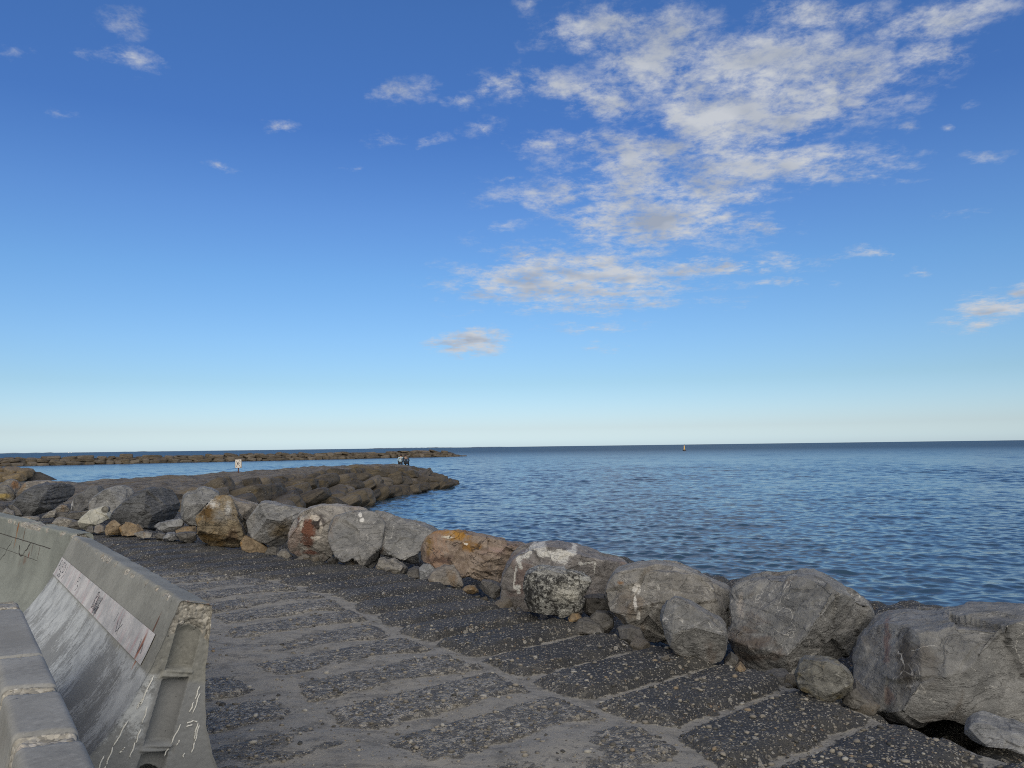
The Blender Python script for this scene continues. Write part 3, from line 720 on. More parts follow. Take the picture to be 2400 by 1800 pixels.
    T("boulder", "tall grey boulder with a small white blotch, left of the sloping one", z4, s3,
      [(1350, 490), (1360, 420), (1400, 340), (1470, 310), (1600, 285), (1740, 280), (1800, 300), (1840, 400), (1830, 520), (1820, 620), (1800, 700), (1740, 765), (1640, 750), (1590, 700), (1560, 660), (1500, 720), (1450, 690), (1400, 640), (1375, 560)],
      11.15, 1.4, lambda L: rock_mat("blotched_grey_limestone", GREY1, (.235, .230, .225), (.13, .1, .08), .3, .5, .3,
        spots=[(L(845, 1215), (.045, .6, .05), (.6, .59, .57), .3, 9), (L(850, 1229), (.05, .6, .05), (.6, .59, .57), .3, 9)]), seed=45, n=58, facets=8)
    T("boulder", "pale boulder with dark red and white marbled front face", z4, s3,
      [(1000, 580), (1010, 500), (1050, 430), (1080, 360), (1120, 310), (1200, 260), (1300, 232), (1450, 238), (1600, 250), (1690, 265), (1720, 300), (1600, 330), (1480, 380), (1430, 480), (1420, 580), (1400, 680), (1330, 722), (1180, 722), (1100, 690), (1020, 650)],
      11.9, 1.5, lambda L: rock_mat("red_marbled_stone", (.21, .195, .18), (.33, .31, .285), (.30, .21, .175), .3, .5, .7,
        spots=[(L(722, 1245), (.20, .7, .28), (.15, .062, .038), .35, 4), (L(745, 1225), (.13, .7, .16), (.045, .036, .033), .4, 5), (L(718, 1275), (.12, .7, .13), (.14, .07, .05), .4, 5), (L(738, 1218), (.10, .7, .06), (.48, .43, .37), .3, 8), (L(705, 1230), (.05, .7, .16), (.5, .46, .41), .4, 9), (L(740, 1265), (.09, .7, .05), (.5, .46, .41), .3, 9), (L(752, 1240), (.04, .7, .14), (.47, .43, .38), .4, 10), (L(730, 1303), (.25, .7, .06), (.17, .085, .065), .6, 6)]), seed=51, n=62, facets=7)
    T("boulder", "blue-grey boulder with tan underside, right of the golden one", z4, s3,
      [(640, 390), (680, 330), (740, 260), (780, 203), (840, 208), (930, 228), (1060, 253), (1180, 268), (1195, 295), (1120, 340), (1080, 410), (1050, 490), (1000, 555), (960, 597), (870, 597), (780, 567), (710, 547), (660, 470)],
      12.9, 1.5, lambda L: rock_mat("blue_grey_tan_stone", (.165, .167, .172), (.28, .277, .273), (.14, .105, .06), .2, .25, .4, strata=((0, .6, 0), (1, 1, 2.5)),
        spots=[(L(660, 1248), (.42, .7, .26), (.15, .118, .075), .8, 4), (L(700, 1190), (.5, .7, .10), (.19, .18, .165), .8, 5)]), seed=55, n=58, facets=9, strata=((-.5, .2, 1), .45))
    T("boulder", "golden brown upright boulder with a white crest", z4, s3,
      [(210, 480), (225, 400), (220, 340), (260, 280), (300, 230), (350, 190), (420, 150), (470, 145), (520, 165), (560, 240), (590, 320), (640, 410), (665, 500), (650, 590), (540, 600), (440, 592), (340, 590), (270, 575), (230, 530)],
      13.15, 1.3, lambda L: rock_mat("golden_brown_stone", (.15, .12, .08), (.29, .24, .165), (.27, .165, .055), .55, .4, .75, strata=((.2, .9, 0), (1, 1, 2.6)), bump=1.0,
        spots=[(L(492, 1185), (.26, .6, .14), (.55, .53, .49), .6, 8), (L(535, 1195), (.09, .6, .20), (.50, .49, .46), .7, 9), (L(520, 1215), (.25, .6, .2), (.20, .19, .175), .9, 5), (L(485, 1205), (.16, .6, .18), (.12, .07, .022), .5, 6), (L(490, 1265), (.32, .6, .20), (.26, .165, .06), .8, 6), (L(545, 1255), (.15, .6, .25), (.12, .085, .055), .7, 5)]), seed=61, n=66, facets=8, rough=1.2, strata=((.8, .2, .5), .5))
    T("boulder", "low reddish-grey boulder wedged behind the golden and blue-grey ones", z4, s3,
      [(440, 180), (500, 150), (560, 183), (650, 205), (740, 222), (800, 260), (760, 380), (660, 470), (560, 430), (460, 330)],
      14.6, 1.5, MG['warm'], seed=63, n=40)
    T("boulder", "small brown boulder tucked under the blue-grey one", z4, s3,
      [(600, 560), (640, 500), (720, 530), (790, 565), (840, 605), (810, 655), (700, 650), (620, 625)], 12.75, .8, MG['brown'], seed=64, n=34)
    T("boulder", "smooth mid grey boulder with a pale cap, left of the golden one", z4, s3,
      [(90, 320), (95, 220), (110, 160), (150, 130), (215, 125), (240, 90), (290, 72), (360, 90), (420, 120), (428, 148), (400, 200), (330, 260), (280, 340), (235, 420), (160, 402), (110, 362)],
      15.3, 1.6, MG['grey'], seed=66, n=50, facets=6)
    T("boulder", "broad dark slate boulder sloping down to the left", z1, s3,
      [(960, 690), (1000, 620), (1080, 565), (1180, 508), (1300, 458), (1400, 448), (1500, 468), (1540, 530), (1568, 600), (1550, 650), (1500, 720), (1430, 765), (1350, 805), (1290, 815), (1200, 795), (1100, 772), (1000, 742), (960, 722)],
      16.6, 2.0, MG['slate'], seed=71, n=66, facets=7, strata=((-.6, .1, .8), .55), rough=1.0)
    T("boulder", "grey wedge-shaped boulder above the pale concrete chunk", z1, s3,
      [(770, 640), (775, 580), (810, 530), (900, 470), (1000, 435), (1080, 428), (1140, 458), (1168, 500), (1110, 560), (1040, 600), (1000, 650), (960, 690), (900, 660), (820, 680)],
      18.3, 1.8, MG['grey'], seed=73, n=52, facets=9)
    T("boulder", "upright grey boulder edged by one white vein, right of the tilted slab", z1, s3,
      [(600, 660), (620, 600), (640, 530), (680, 505), (780, 448), (870, 438), (910, 462), (850, 530), (800, 600), (790, 670), (700, 725), (640, 722), (570, 692)],
      19.3, 1.8, lambda L: rock_mat("edge_veined_stone", (.10, .098, .095), (.165, .162, .157), None, 0, .2, .2,
        spots=[(L(168, 1172), (.035, .8, .4), (.5, .5, .5), .3, 4)]), seed=75, n=48, facets=7)
    T("boulder", "long dark tilted slab with split layers, rising to the right", z1, s3,
      [(95, 590), (140, 545), (210, 490), (300, 440), (400, 415), (520, 418), (600, 425), (645, 455), (632, 520), (560, 582), (500, 612), (430, 652), (350, 672), (250, 702), (190, 697), (140, 645), (75, 602)],
      20.0, 2.0, MG['slate'], seed=77, n=66, facets=7, strata=((-.5, .1, .85), .8))
    T("boulder", "pinkish-grey flat boulder lying behind the dark tilted slab", z1, s3,
      [(130, 530), (150, 490), (190, 445), (230, 408), (300, 392), (400, 387), (490, 398), (600, 410), (640, 440), (560, 480), (400, 520), (250, 560)],
      22.5, 2.0, MG['warm'], seed=79, n=40)
    T("boulder", "rounded grey boulder with a brown patch at the left edge, topmost", z1, s3,
      [(-60, 500), (-40, 430), (40, 392), (100, 376), (150, 388), (188, 425), (165, 490), (100, 520), (20, 540)],
      23.5, 2.0, lambda L: rock_mat("brown_patched_stone", (.13, .12, .11), (.20, .19, .175), None, 0, .3, .4, spots=[(L(35, 1138), (.22, .9, .2), (.20, .11, .055), .6, 4)]), seed=81, n=40)
    T("boulder", "yellow-footed grey boulder at the left edge, below the rounded one", z1, s3,
      [(-80, 540), (-60, 470), (0, 445), (60, 436), (110, 470), (135, 530), (110, 560), (40, 566), (-40, 560)],
      22.3, 1.6, lambda L: rock_mat("yellow_footed_stone", (.12, .112, .1), (.19, .18, .165), None, 0, .3, .4, spots=[(L(8, 1165), (.4, .9, .14), (.27, .2, .07), .7, 5)]), seed=83, n=38)
    # --- rubble in front of and between them
    T("rock", "white broken concrete chunk with a round lifting hole", z1, s3,
      [(668, 745), (700, 702), (780, 652), (840, 632), (905, 610), (935, 640), (962, 682), (945, 722), (860, 762), (790, 792), (740, 832), (690, 795)], 15.4, .8, MG['concrete'], seed=85, n=44, facets=9, rough=.7)
    chunk = bpy.data.objects['rock'] if False else COL.objects[-1]
    hp = Vector(tuple(at(246, 1194.5, 15.02))) - chunk.location
    mb = MB(); mb.tube([(hp[0] + .062 * math.cos(a), hp[1], hp[2] + .062 * math.sin(a)) for a in np.linspace(0, 2 * math.pi, 25)], .011, 6)
    mb.tube([(hp[0], hp[1] - .004, hp[2]), (hp[0], hp[1] + .10, hp[2])], .055, 16)
    link('lifting_hole', mb.mesh('lifting_hole', True), flat_mat('hole_shadow_concrete', (.16, .155, .14), .9), chunk)  # darker ring and disc for the hole, its shade put into the colour
    T("rock", "squat brown rock with an ochre face, left one of the brown pair", z1, s3,
      [(900, 830), (920, 780), (960, 740), (990, 733), (1050, 775), (1075, 840), (1040, 864), (915, 862)], 14.6, .6, MG['brown'], seed=87, n=34)
    T("rock", "wide brown rock with a pale top, right one of the brown pair", z1, s3,
      [(1030, 800), (1090, 753), (1180, 768), (1230, 798), (1243, 832), (1180, 862), (1050, 864)], 14.5, .6, MG['brown'], seed=88, n=34)
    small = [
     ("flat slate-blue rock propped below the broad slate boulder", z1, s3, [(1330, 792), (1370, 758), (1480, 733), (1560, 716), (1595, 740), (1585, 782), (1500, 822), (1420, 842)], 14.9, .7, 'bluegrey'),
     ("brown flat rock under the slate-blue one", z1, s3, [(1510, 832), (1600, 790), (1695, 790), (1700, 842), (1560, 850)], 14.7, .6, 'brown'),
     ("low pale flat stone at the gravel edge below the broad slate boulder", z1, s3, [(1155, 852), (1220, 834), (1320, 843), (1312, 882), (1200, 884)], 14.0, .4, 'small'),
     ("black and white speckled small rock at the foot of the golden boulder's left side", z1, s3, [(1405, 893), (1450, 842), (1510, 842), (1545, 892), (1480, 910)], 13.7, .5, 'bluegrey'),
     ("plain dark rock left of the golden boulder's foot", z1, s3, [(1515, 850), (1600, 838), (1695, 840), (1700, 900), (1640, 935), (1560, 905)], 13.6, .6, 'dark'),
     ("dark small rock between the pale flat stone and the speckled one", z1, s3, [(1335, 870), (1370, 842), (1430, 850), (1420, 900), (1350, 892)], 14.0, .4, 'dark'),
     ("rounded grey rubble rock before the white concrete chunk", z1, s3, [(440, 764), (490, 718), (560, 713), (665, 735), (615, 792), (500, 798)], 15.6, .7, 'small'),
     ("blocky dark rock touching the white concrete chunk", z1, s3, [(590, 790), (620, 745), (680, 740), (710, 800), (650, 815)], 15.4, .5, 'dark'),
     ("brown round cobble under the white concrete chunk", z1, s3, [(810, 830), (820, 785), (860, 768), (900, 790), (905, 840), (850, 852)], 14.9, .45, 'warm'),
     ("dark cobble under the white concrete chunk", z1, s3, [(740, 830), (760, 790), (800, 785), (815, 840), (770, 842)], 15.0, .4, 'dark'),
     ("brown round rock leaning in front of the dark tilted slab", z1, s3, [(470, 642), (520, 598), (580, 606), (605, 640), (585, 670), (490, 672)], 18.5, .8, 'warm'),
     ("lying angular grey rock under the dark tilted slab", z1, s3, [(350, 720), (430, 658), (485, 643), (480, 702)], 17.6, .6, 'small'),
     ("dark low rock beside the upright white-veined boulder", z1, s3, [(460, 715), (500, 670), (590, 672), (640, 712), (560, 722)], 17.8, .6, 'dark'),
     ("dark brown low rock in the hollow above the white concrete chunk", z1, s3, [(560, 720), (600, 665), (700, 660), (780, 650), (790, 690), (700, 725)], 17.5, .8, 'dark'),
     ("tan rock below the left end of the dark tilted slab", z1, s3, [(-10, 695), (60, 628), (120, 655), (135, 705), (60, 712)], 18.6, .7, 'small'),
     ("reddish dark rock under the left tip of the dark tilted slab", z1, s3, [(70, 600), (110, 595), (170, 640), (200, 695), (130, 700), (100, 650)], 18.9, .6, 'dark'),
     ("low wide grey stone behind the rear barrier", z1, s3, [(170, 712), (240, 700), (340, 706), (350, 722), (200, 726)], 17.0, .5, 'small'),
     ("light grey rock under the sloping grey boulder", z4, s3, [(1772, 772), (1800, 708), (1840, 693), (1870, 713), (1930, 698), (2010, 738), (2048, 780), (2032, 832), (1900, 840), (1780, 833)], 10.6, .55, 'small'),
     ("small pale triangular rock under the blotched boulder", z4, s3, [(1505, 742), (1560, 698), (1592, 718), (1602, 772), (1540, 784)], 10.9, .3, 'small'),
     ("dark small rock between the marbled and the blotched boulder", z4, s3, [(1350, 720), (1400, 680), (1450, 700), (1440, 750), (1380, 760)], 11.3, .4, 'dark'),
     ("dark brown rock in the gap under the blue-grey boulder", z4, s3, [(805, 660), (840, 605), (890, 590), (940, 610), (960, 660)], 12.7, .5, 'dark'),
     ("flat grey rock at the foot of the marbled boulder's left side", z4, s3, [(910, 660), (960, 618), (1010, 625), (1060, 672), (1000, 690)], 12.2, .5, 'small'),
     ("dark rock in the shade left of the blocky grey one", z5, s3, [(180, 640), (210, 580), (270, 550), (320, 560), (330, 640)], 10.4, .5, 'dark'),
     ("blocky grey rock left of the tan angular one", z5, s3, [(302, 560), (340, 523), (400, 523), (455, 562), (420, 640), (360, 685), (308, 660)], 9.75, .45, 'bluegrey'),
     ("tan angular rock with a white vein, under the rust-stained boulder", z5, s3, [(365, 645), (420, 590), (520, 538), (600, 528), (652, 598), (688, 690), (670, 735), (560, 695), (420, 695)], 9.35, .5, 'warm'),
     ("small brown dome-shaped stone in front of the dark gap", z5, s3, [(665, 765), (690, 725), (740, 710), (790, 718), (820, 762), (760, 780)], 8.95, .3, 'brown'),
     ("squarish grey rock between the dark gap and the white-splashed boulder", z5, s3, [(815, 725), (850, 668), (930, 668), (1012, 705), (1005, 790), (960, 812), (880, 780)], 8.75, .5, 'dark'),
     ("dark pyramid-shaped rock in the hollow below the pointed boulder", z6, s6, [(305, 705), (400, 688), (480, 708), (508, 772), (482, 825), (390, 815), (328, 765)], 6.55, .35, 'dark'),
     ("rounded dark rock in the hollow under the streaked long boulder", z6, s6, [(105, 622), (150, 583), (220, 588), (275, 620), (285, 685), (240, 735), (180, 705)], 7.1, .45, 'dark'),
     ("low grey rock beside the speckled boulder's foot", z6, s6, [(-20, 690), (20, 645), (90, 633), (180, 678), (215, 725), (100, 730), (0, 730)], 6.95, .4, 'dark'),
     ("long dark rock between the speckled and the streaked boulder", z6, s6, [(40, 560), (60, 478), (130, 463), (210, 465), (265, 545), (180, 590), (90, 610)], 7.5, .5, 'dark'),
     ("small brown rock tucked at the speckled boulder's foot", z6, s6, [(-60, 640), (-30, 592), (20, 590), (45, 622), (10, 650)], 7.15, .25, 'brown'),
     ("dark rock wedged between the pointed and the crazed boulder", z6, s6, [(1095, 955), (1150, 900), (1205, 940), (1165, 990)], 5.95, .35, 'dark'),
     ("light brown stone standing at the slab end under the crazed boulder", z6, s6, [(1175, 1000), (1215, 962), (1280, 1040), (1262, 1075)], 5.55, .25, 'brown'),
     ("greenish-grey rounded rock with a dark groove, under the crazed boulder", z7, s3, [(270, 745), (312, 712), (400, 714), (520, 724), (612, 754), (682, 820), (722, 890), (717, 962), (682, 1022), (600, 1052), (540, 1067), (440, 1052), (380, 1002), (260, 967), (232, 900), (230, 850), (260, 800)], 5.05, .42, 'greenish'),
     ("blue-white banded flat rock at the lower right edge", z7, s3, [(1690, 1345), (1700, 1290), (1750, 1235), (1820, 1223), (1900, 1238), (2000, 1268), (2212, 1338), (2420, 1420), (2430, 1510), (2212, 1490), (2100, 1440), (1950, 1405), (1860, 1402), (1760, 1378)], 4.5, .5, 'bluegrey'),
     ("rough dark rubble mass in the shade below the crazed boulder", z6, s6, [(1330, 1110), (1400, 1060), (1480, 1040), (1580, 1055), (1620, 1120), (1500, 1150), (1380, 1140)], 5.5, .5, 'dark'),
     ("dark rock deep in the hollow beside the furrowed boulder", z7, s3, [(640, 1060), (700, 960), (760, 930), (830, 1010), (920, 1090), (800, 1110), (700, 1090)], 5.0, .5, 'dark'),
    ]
    MG['greenish'] = rock_mat("greenish_grey_stone", (.10, .098, .088), (.21, .205, .185), (.20, .155, .07), .45, .5, .6, scale=.5, bump=1.0)
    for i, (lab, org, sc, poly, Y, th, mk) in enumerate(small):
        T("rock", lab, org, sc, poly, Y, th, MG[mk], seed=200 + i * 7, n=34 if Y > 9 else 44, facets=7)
front_rocks()

# ------------------------------------------------------------------ jetty, groyne and breakwater
def poly_dist(X, Y, poly):
    """signed distance, positive outside"""
    P = np.stack([X.ravel(), Y.ravel()], -1); A = np.array(poly); B = np.roll(A, -1, 0)
    best = np.full(len(P), 1e9); ins = np.zeros(len(P), bool)
    for a, b in zip(A, B):
        ab = b - a; t = np.clip(((P - a) @ ab) / (ab @ ab), 0, 1)
        best = np.minimum(best, np.linalg.norm(P - a - t[:, None] * ab, axis=1))
        c = ((a[1] > P[:, 1]) != (b[1] > P[:, 1])) & (P[:, 0] < (b[0] - a[0]) * (P[:, 1] - a[1]) / (b[1] - a[1] + 1e-12) + a[0])
        ins ^= c
    return np.where(ins, -best, best).reshape(X.shape)
JETTY = [(-13.0, 20), (-14.3, 30), (-15.3, 39.5), (-15.5, 50), (-15, 60), (-13, 69), (-11.0, 74), (-10.8, 78), (-12.6, 80.6), (-15.4, 79.5), (-19, 72), (-21.5, 60), (-24, 49), (-27, 43), (-30, 34), (-27, 20)]
def core(name, poly, top, slope, res, pad, mat, rough, label, cat):
    A = np.array(poly); x0, y0 = A.min(0) - pad; x1, y1 = A.max(0) + pad
    X, Y = np.meshgrid(np.arange(x0, x1, res), np.arange(y0, y1, res), indexing='xy')
    d = poly_dist(X, Y, poly)
    P = np.stack([X.ravel(), Y.ravel(), 0 * X.ravel()], -1)
    n = fbm(P * .45 + 7, 4).reshape(X.shape); n2 = fbm(P * 1.8, 4).reshape(X.shape)
    Z = top + rough * (n * 1.1 + n2 * .5) - np.maximum(0, d + .3 * n) * slope
    Z = np.maximum(Z, SEA - 1.5)
    o = link(name, mesh_np(name, np.stack([X, Y, Z], -1).reshape(-1, 3), grid_quads(*X.shape)), mat)
    tag(o, label, cat); return o
MCORE = rock_mat("jetty_cap_stone", (.105, .092, .076), (.185, .165, .138), (.13, .10, .06), .35, .1, .5, scale=2.2, bump=.9)
MDARK = rock_mat("rubble_core", (.05, .045, .038), (.085, .077, .064), None, 0, 0, .1, scale=2.0)
core("jetty", JETTY, -.06, .43, .28, 7, MCORE, .34, "low flat-topped stone jetty running out into the sea beyond the boulders", "jetty")
# a family of weathered armour stones shared by the far works
PROTO = []
def protos():
    for k in range(12):
        S, Q = cs(17)
        rng = np.random.default_rng(500 + k)
        p = 3.0 + 3.0 * rng.random()
        W = S / (np.sum(np.abs(S) ** p, axis=1) ** (1 / p))[:, None]
        for f in range(7):
            v = rng.normal(size=3); v /= np.linalg.norm(v); pr = W @ v; h = pr.max() * rng.uniform(.72, .92)
            W = W - np.maximum(0, pr - h)[:, None] * v * .92
        W = weather(W, Q, 1.0, 900 + k, .9)
        PROTO.append(mesh_np("armour_stone", W, Q))
protos()
MARM = rock_mat("armour_limestone", (.046, .038, .028), (.092, .077, .058), (.12, .09, .045), .4, .2, .45, inst=True, scale=.9)
MFAR = rock_mat("breakwater_limestone", (.066, .054, .041), (.130, .110, .084), (.12, .085, .045), .4, .1, .3, inst=True, scale=1.6)
MGRO = rock_mat("groyne_limestone", (.115, .09, .058), (.19, .15, .10), (.19, .13, .06), .4, .1, .2, inst=True, scale=1.2)
_first = {}
def stone(mat, loc, sc, rot, label, group, k):
    key = (mat.name, k)
    if key not in _first:
        me = PROTO[k].copy(); me.materials.clear(); me.materials.append(mat); me.name = "armour_stone"
        o = bpy.data.objects.new("armour_stone", me); COL.objects.link(o); _first[key] = o
    else:
        o = _first[key].copy(); COL.objects.link(o)
    o.location = loc; o.scale = sc; o.rotation_euler = rot
    tag(o, label, "rock", group); return o
def jetty_stones():
    rng = np.random.default_rng(21)
    path = [(-13.9, 27.0), (-14.6, 33), (-15.3, 39.5), (-15.5, 50), (-15, 60), (-13, 69), (-11.0, 74), (-10.8, 78), (-12.3, 80.3)]
    A = np.array(path); seg = np.linalg.norm(np.diff(A, axis=0), axis=1); cum = np.concatenate([[0], np.cumsum(seg)])
    def pt(s):
        s = min(max(s, 0), cum[-1] - 1e-6); i = int(np.searchsorted(cum, s, side='right') - 1); f = (s - cum[i]) / seg[i]
        p = A[i] + f * (A[i + 1] - A[i]); t0_ = (A[min(i + 1, len(seg))] - A[i]) / seg[i]
        i2 = min(i + 1, len(seg) - 1); t1_ = (A[i2 + 1] - A[i2]) / seg[i2]
        t = t0_ * (1 - f) + t1_ * f; t /= np.linalg.norm(t)
        return p, np.array([t[1], -t[0]]), t
    n = 0
    for r, (w, dz, sz) in enumerate([(.10, -.70, 1.05), (1.5, -1.12, 1.25), (2.95, -1.68, 1.3), (4.4, -2.20, 1.2)]):
        s = rng.random() * 1.5
        while s < cum[-1] - .3:
            p, nn, t = pt(s)
            tipf = s > cum[5]
            a = .62 + .75 * rng.random()
            L = 1.22 * a * sz; H = .42 * (.75 + .5 * rng.random()) * sz; Wd = 1.16 * (.85 + .4 * rng.random()) * sz
            if tipf: Wd *= .70; H *= .85; L *= .92
            q = p + nn * (w * (1.0 if tipf else 1.0) + rng.normal() * .16)
            zt = -.14 if tipf and r < 2 else 0.0
            ang = math.atan2(t[1], t[0]) + rng.normal() * .35
            lab = "brown armour stone in the seaward flank of the flat-topped jetty" if not tipf else "brown armour stone at the rounded tip of the flat-topped jetty"
            gr = "armour stones on the jetty flank" if not tipf else "armour stones at the jetty tip"
            tilt = .36
            rx = Matrix.Rotation(ang, 4, 'Z') @ Matrix.Rotation(-tilt + rng.normal() * .14, 4, 'X') @ Matrix.Rotation(rng.normal() * .12, 4, 'Y')
            stone(MARM, (q[0], q[1], dz + zt + rng.normal() * (.05 if tipf else .10)), (L, Wd, H), rx.to_euler(), lab, gr, n % 12)
            n += 1; s += L * 1.52 if not tipf else L * (1.25 if r < 2 else 1.62)
    return n
NJ = jetty_stones()
MRUB = rock_mat("edge_rubble_stone", (.11, .105, .098), (.23, .22, .205), (.2, .14, .08), .3, .15, .4, inst=True, scale=.25)
def edge_rubble():
    rng = np.random.default_rng(77)
    ts = rng.uniform(1.6, 12.5, 44); qs = rng.normal(-.08, .13, 44)
    for k, (t, q) in enumerate(zip(ts, qs)):
        sv = np.interp(t, EDGE_T, EDGE_S) - q
        M_ = np.array([E1, E2]); x, y = np.linalg.solve(M_, [sv, t])
        z = float(ground_h(np.array([[x]]), np.array([[y]]))[0][0, 0])
        r = .020 + .055 * rng.random() ** 2.2
        stone(MRUB, (x, y, z + r * .35), (r * 1.25, r, r * .75), (rng.normal() * .3, rng.normal() * .3, rng.random() * 6.28), "fist-sized rubble stone lying along the foot of the boulders at the slab edge", "rubble stones along the boulder feet", k % 12)
edge_rubble()
# groyne at the left edge
core("groyne", [(-98, 119), (-67, 104.6), (-65.6, 105.6), (-97, 122)], -1.0, .62, .6, 5, MDARK, .3, "short brown stone groyne at the left edge, in front of the long breakwater", "groyne")
def groyne_stones():
    rng = np.random.default_rng(33); a = np.array([-79.0, 108.8]); b = np.array([-64.2, 102.2]); n = 0
    d = (b - a); Lg = np.linalg.norm(d); d /= Lg; nn = np.array([d[1], -d[0]])
    for r, (w, z, h) in enumerate([(1.4, -1.62, .66), (.35, -.92, .58), (-.7, -.80, .5)]):
        s = rng.random()
        while s < Lg - (0 if r == 0 else 1.2 * r + .4):
            L = .85 + .55 * rng.random()
            drop = .7 * sstep(Lg - 3.2, Lg, s)
            q = a + d * s + nn * (w + rng.normal() * .15)
            stone(MGRO, (q[0], q[1], z - drop + rng.normal() * .08), (L, 1.0, h * (.9 + .3 * rng.random())), (rng.normal() * .12, rng.normal() * .12, math.atan2(d[1], d[0]) + rng.normal() * .25),
                  "squarish brown stone of the short groyne at the left edge", "stones of the short groyne", n % 12)
            n += 1; s += L * 1.85
groyne_stones()
# long far breakwater
BW0 = np.array([-186.0, 199.0]); BW1 = np.array([-25.6, 317.4])
def breakwater():
    d = BW1 - BW0; Lb = np.linalg.norm(d); d /= Lb; nn = np.array([d[1], -d[0]])
    a, b = BW0 + nn * -1, BW1 + nn * -1
    poly = [tuple(a + nn * 1.2), tuple(b + nn * 1.2), tuple(b - nn * 3), tuple(a - nn * 3)]
    core("breakwater", poly, -.25, .62, 1.5, 9, MDARK, .3, "long low stone breakwater across the water, parallel to the horizon", "breakwater")
    rng = np.random.default_rng(44); n = 0
    for r, (w, z, h, wd) in enumerate([(2.9, -1.85, .80, 1.4), (1.3, -.95, .72, 1.4), (-.4, -.22, .62, 1.5)]):
        s = 20 + rng.random() * 2
        while s < Lb + (3 if r == 0 else 0) - r * 1.0:
            L = .95 + 1.9 * rng.random() ** 1.4
            q = BW0 + d * s + nn * (w + rng.normal() * .3)
            drop = .5 * sstep(Lb - 7, Lb + 1, s)
            stone(MFAR, (q[0], q[1], z - drop + rng.normal() * .17), (L, wd * (.8 + .4 * rng.random()), h * (.7 + .6 * rng.random())), (rng.normal() * .1, rng.normal() * .1, math.atan2(d[1], d[0]) + rng.normal() * .2),
                  "brown block stone of the long breakwater across the water", "stones of the long breakwater", n % 12)
            n += 1; s += L * 1.95
    # low stones trailing off the end
    for q, zz, ss in (((-23.2, 319.2), -2.0, (1.5, 1.2, .55)), ((-20.8, 321.0), -2.1, (1.1, 1.0, .4))):
        stone(MFAR, (q[0], q[1], zz), ss, (0, 0, .5), "low dark stone trailing off the right end of the long breakwater", "low stones off the breakwater end", n % 12); n += 1
    return n
NB = breakwater()
print("stones", NJ, NB)

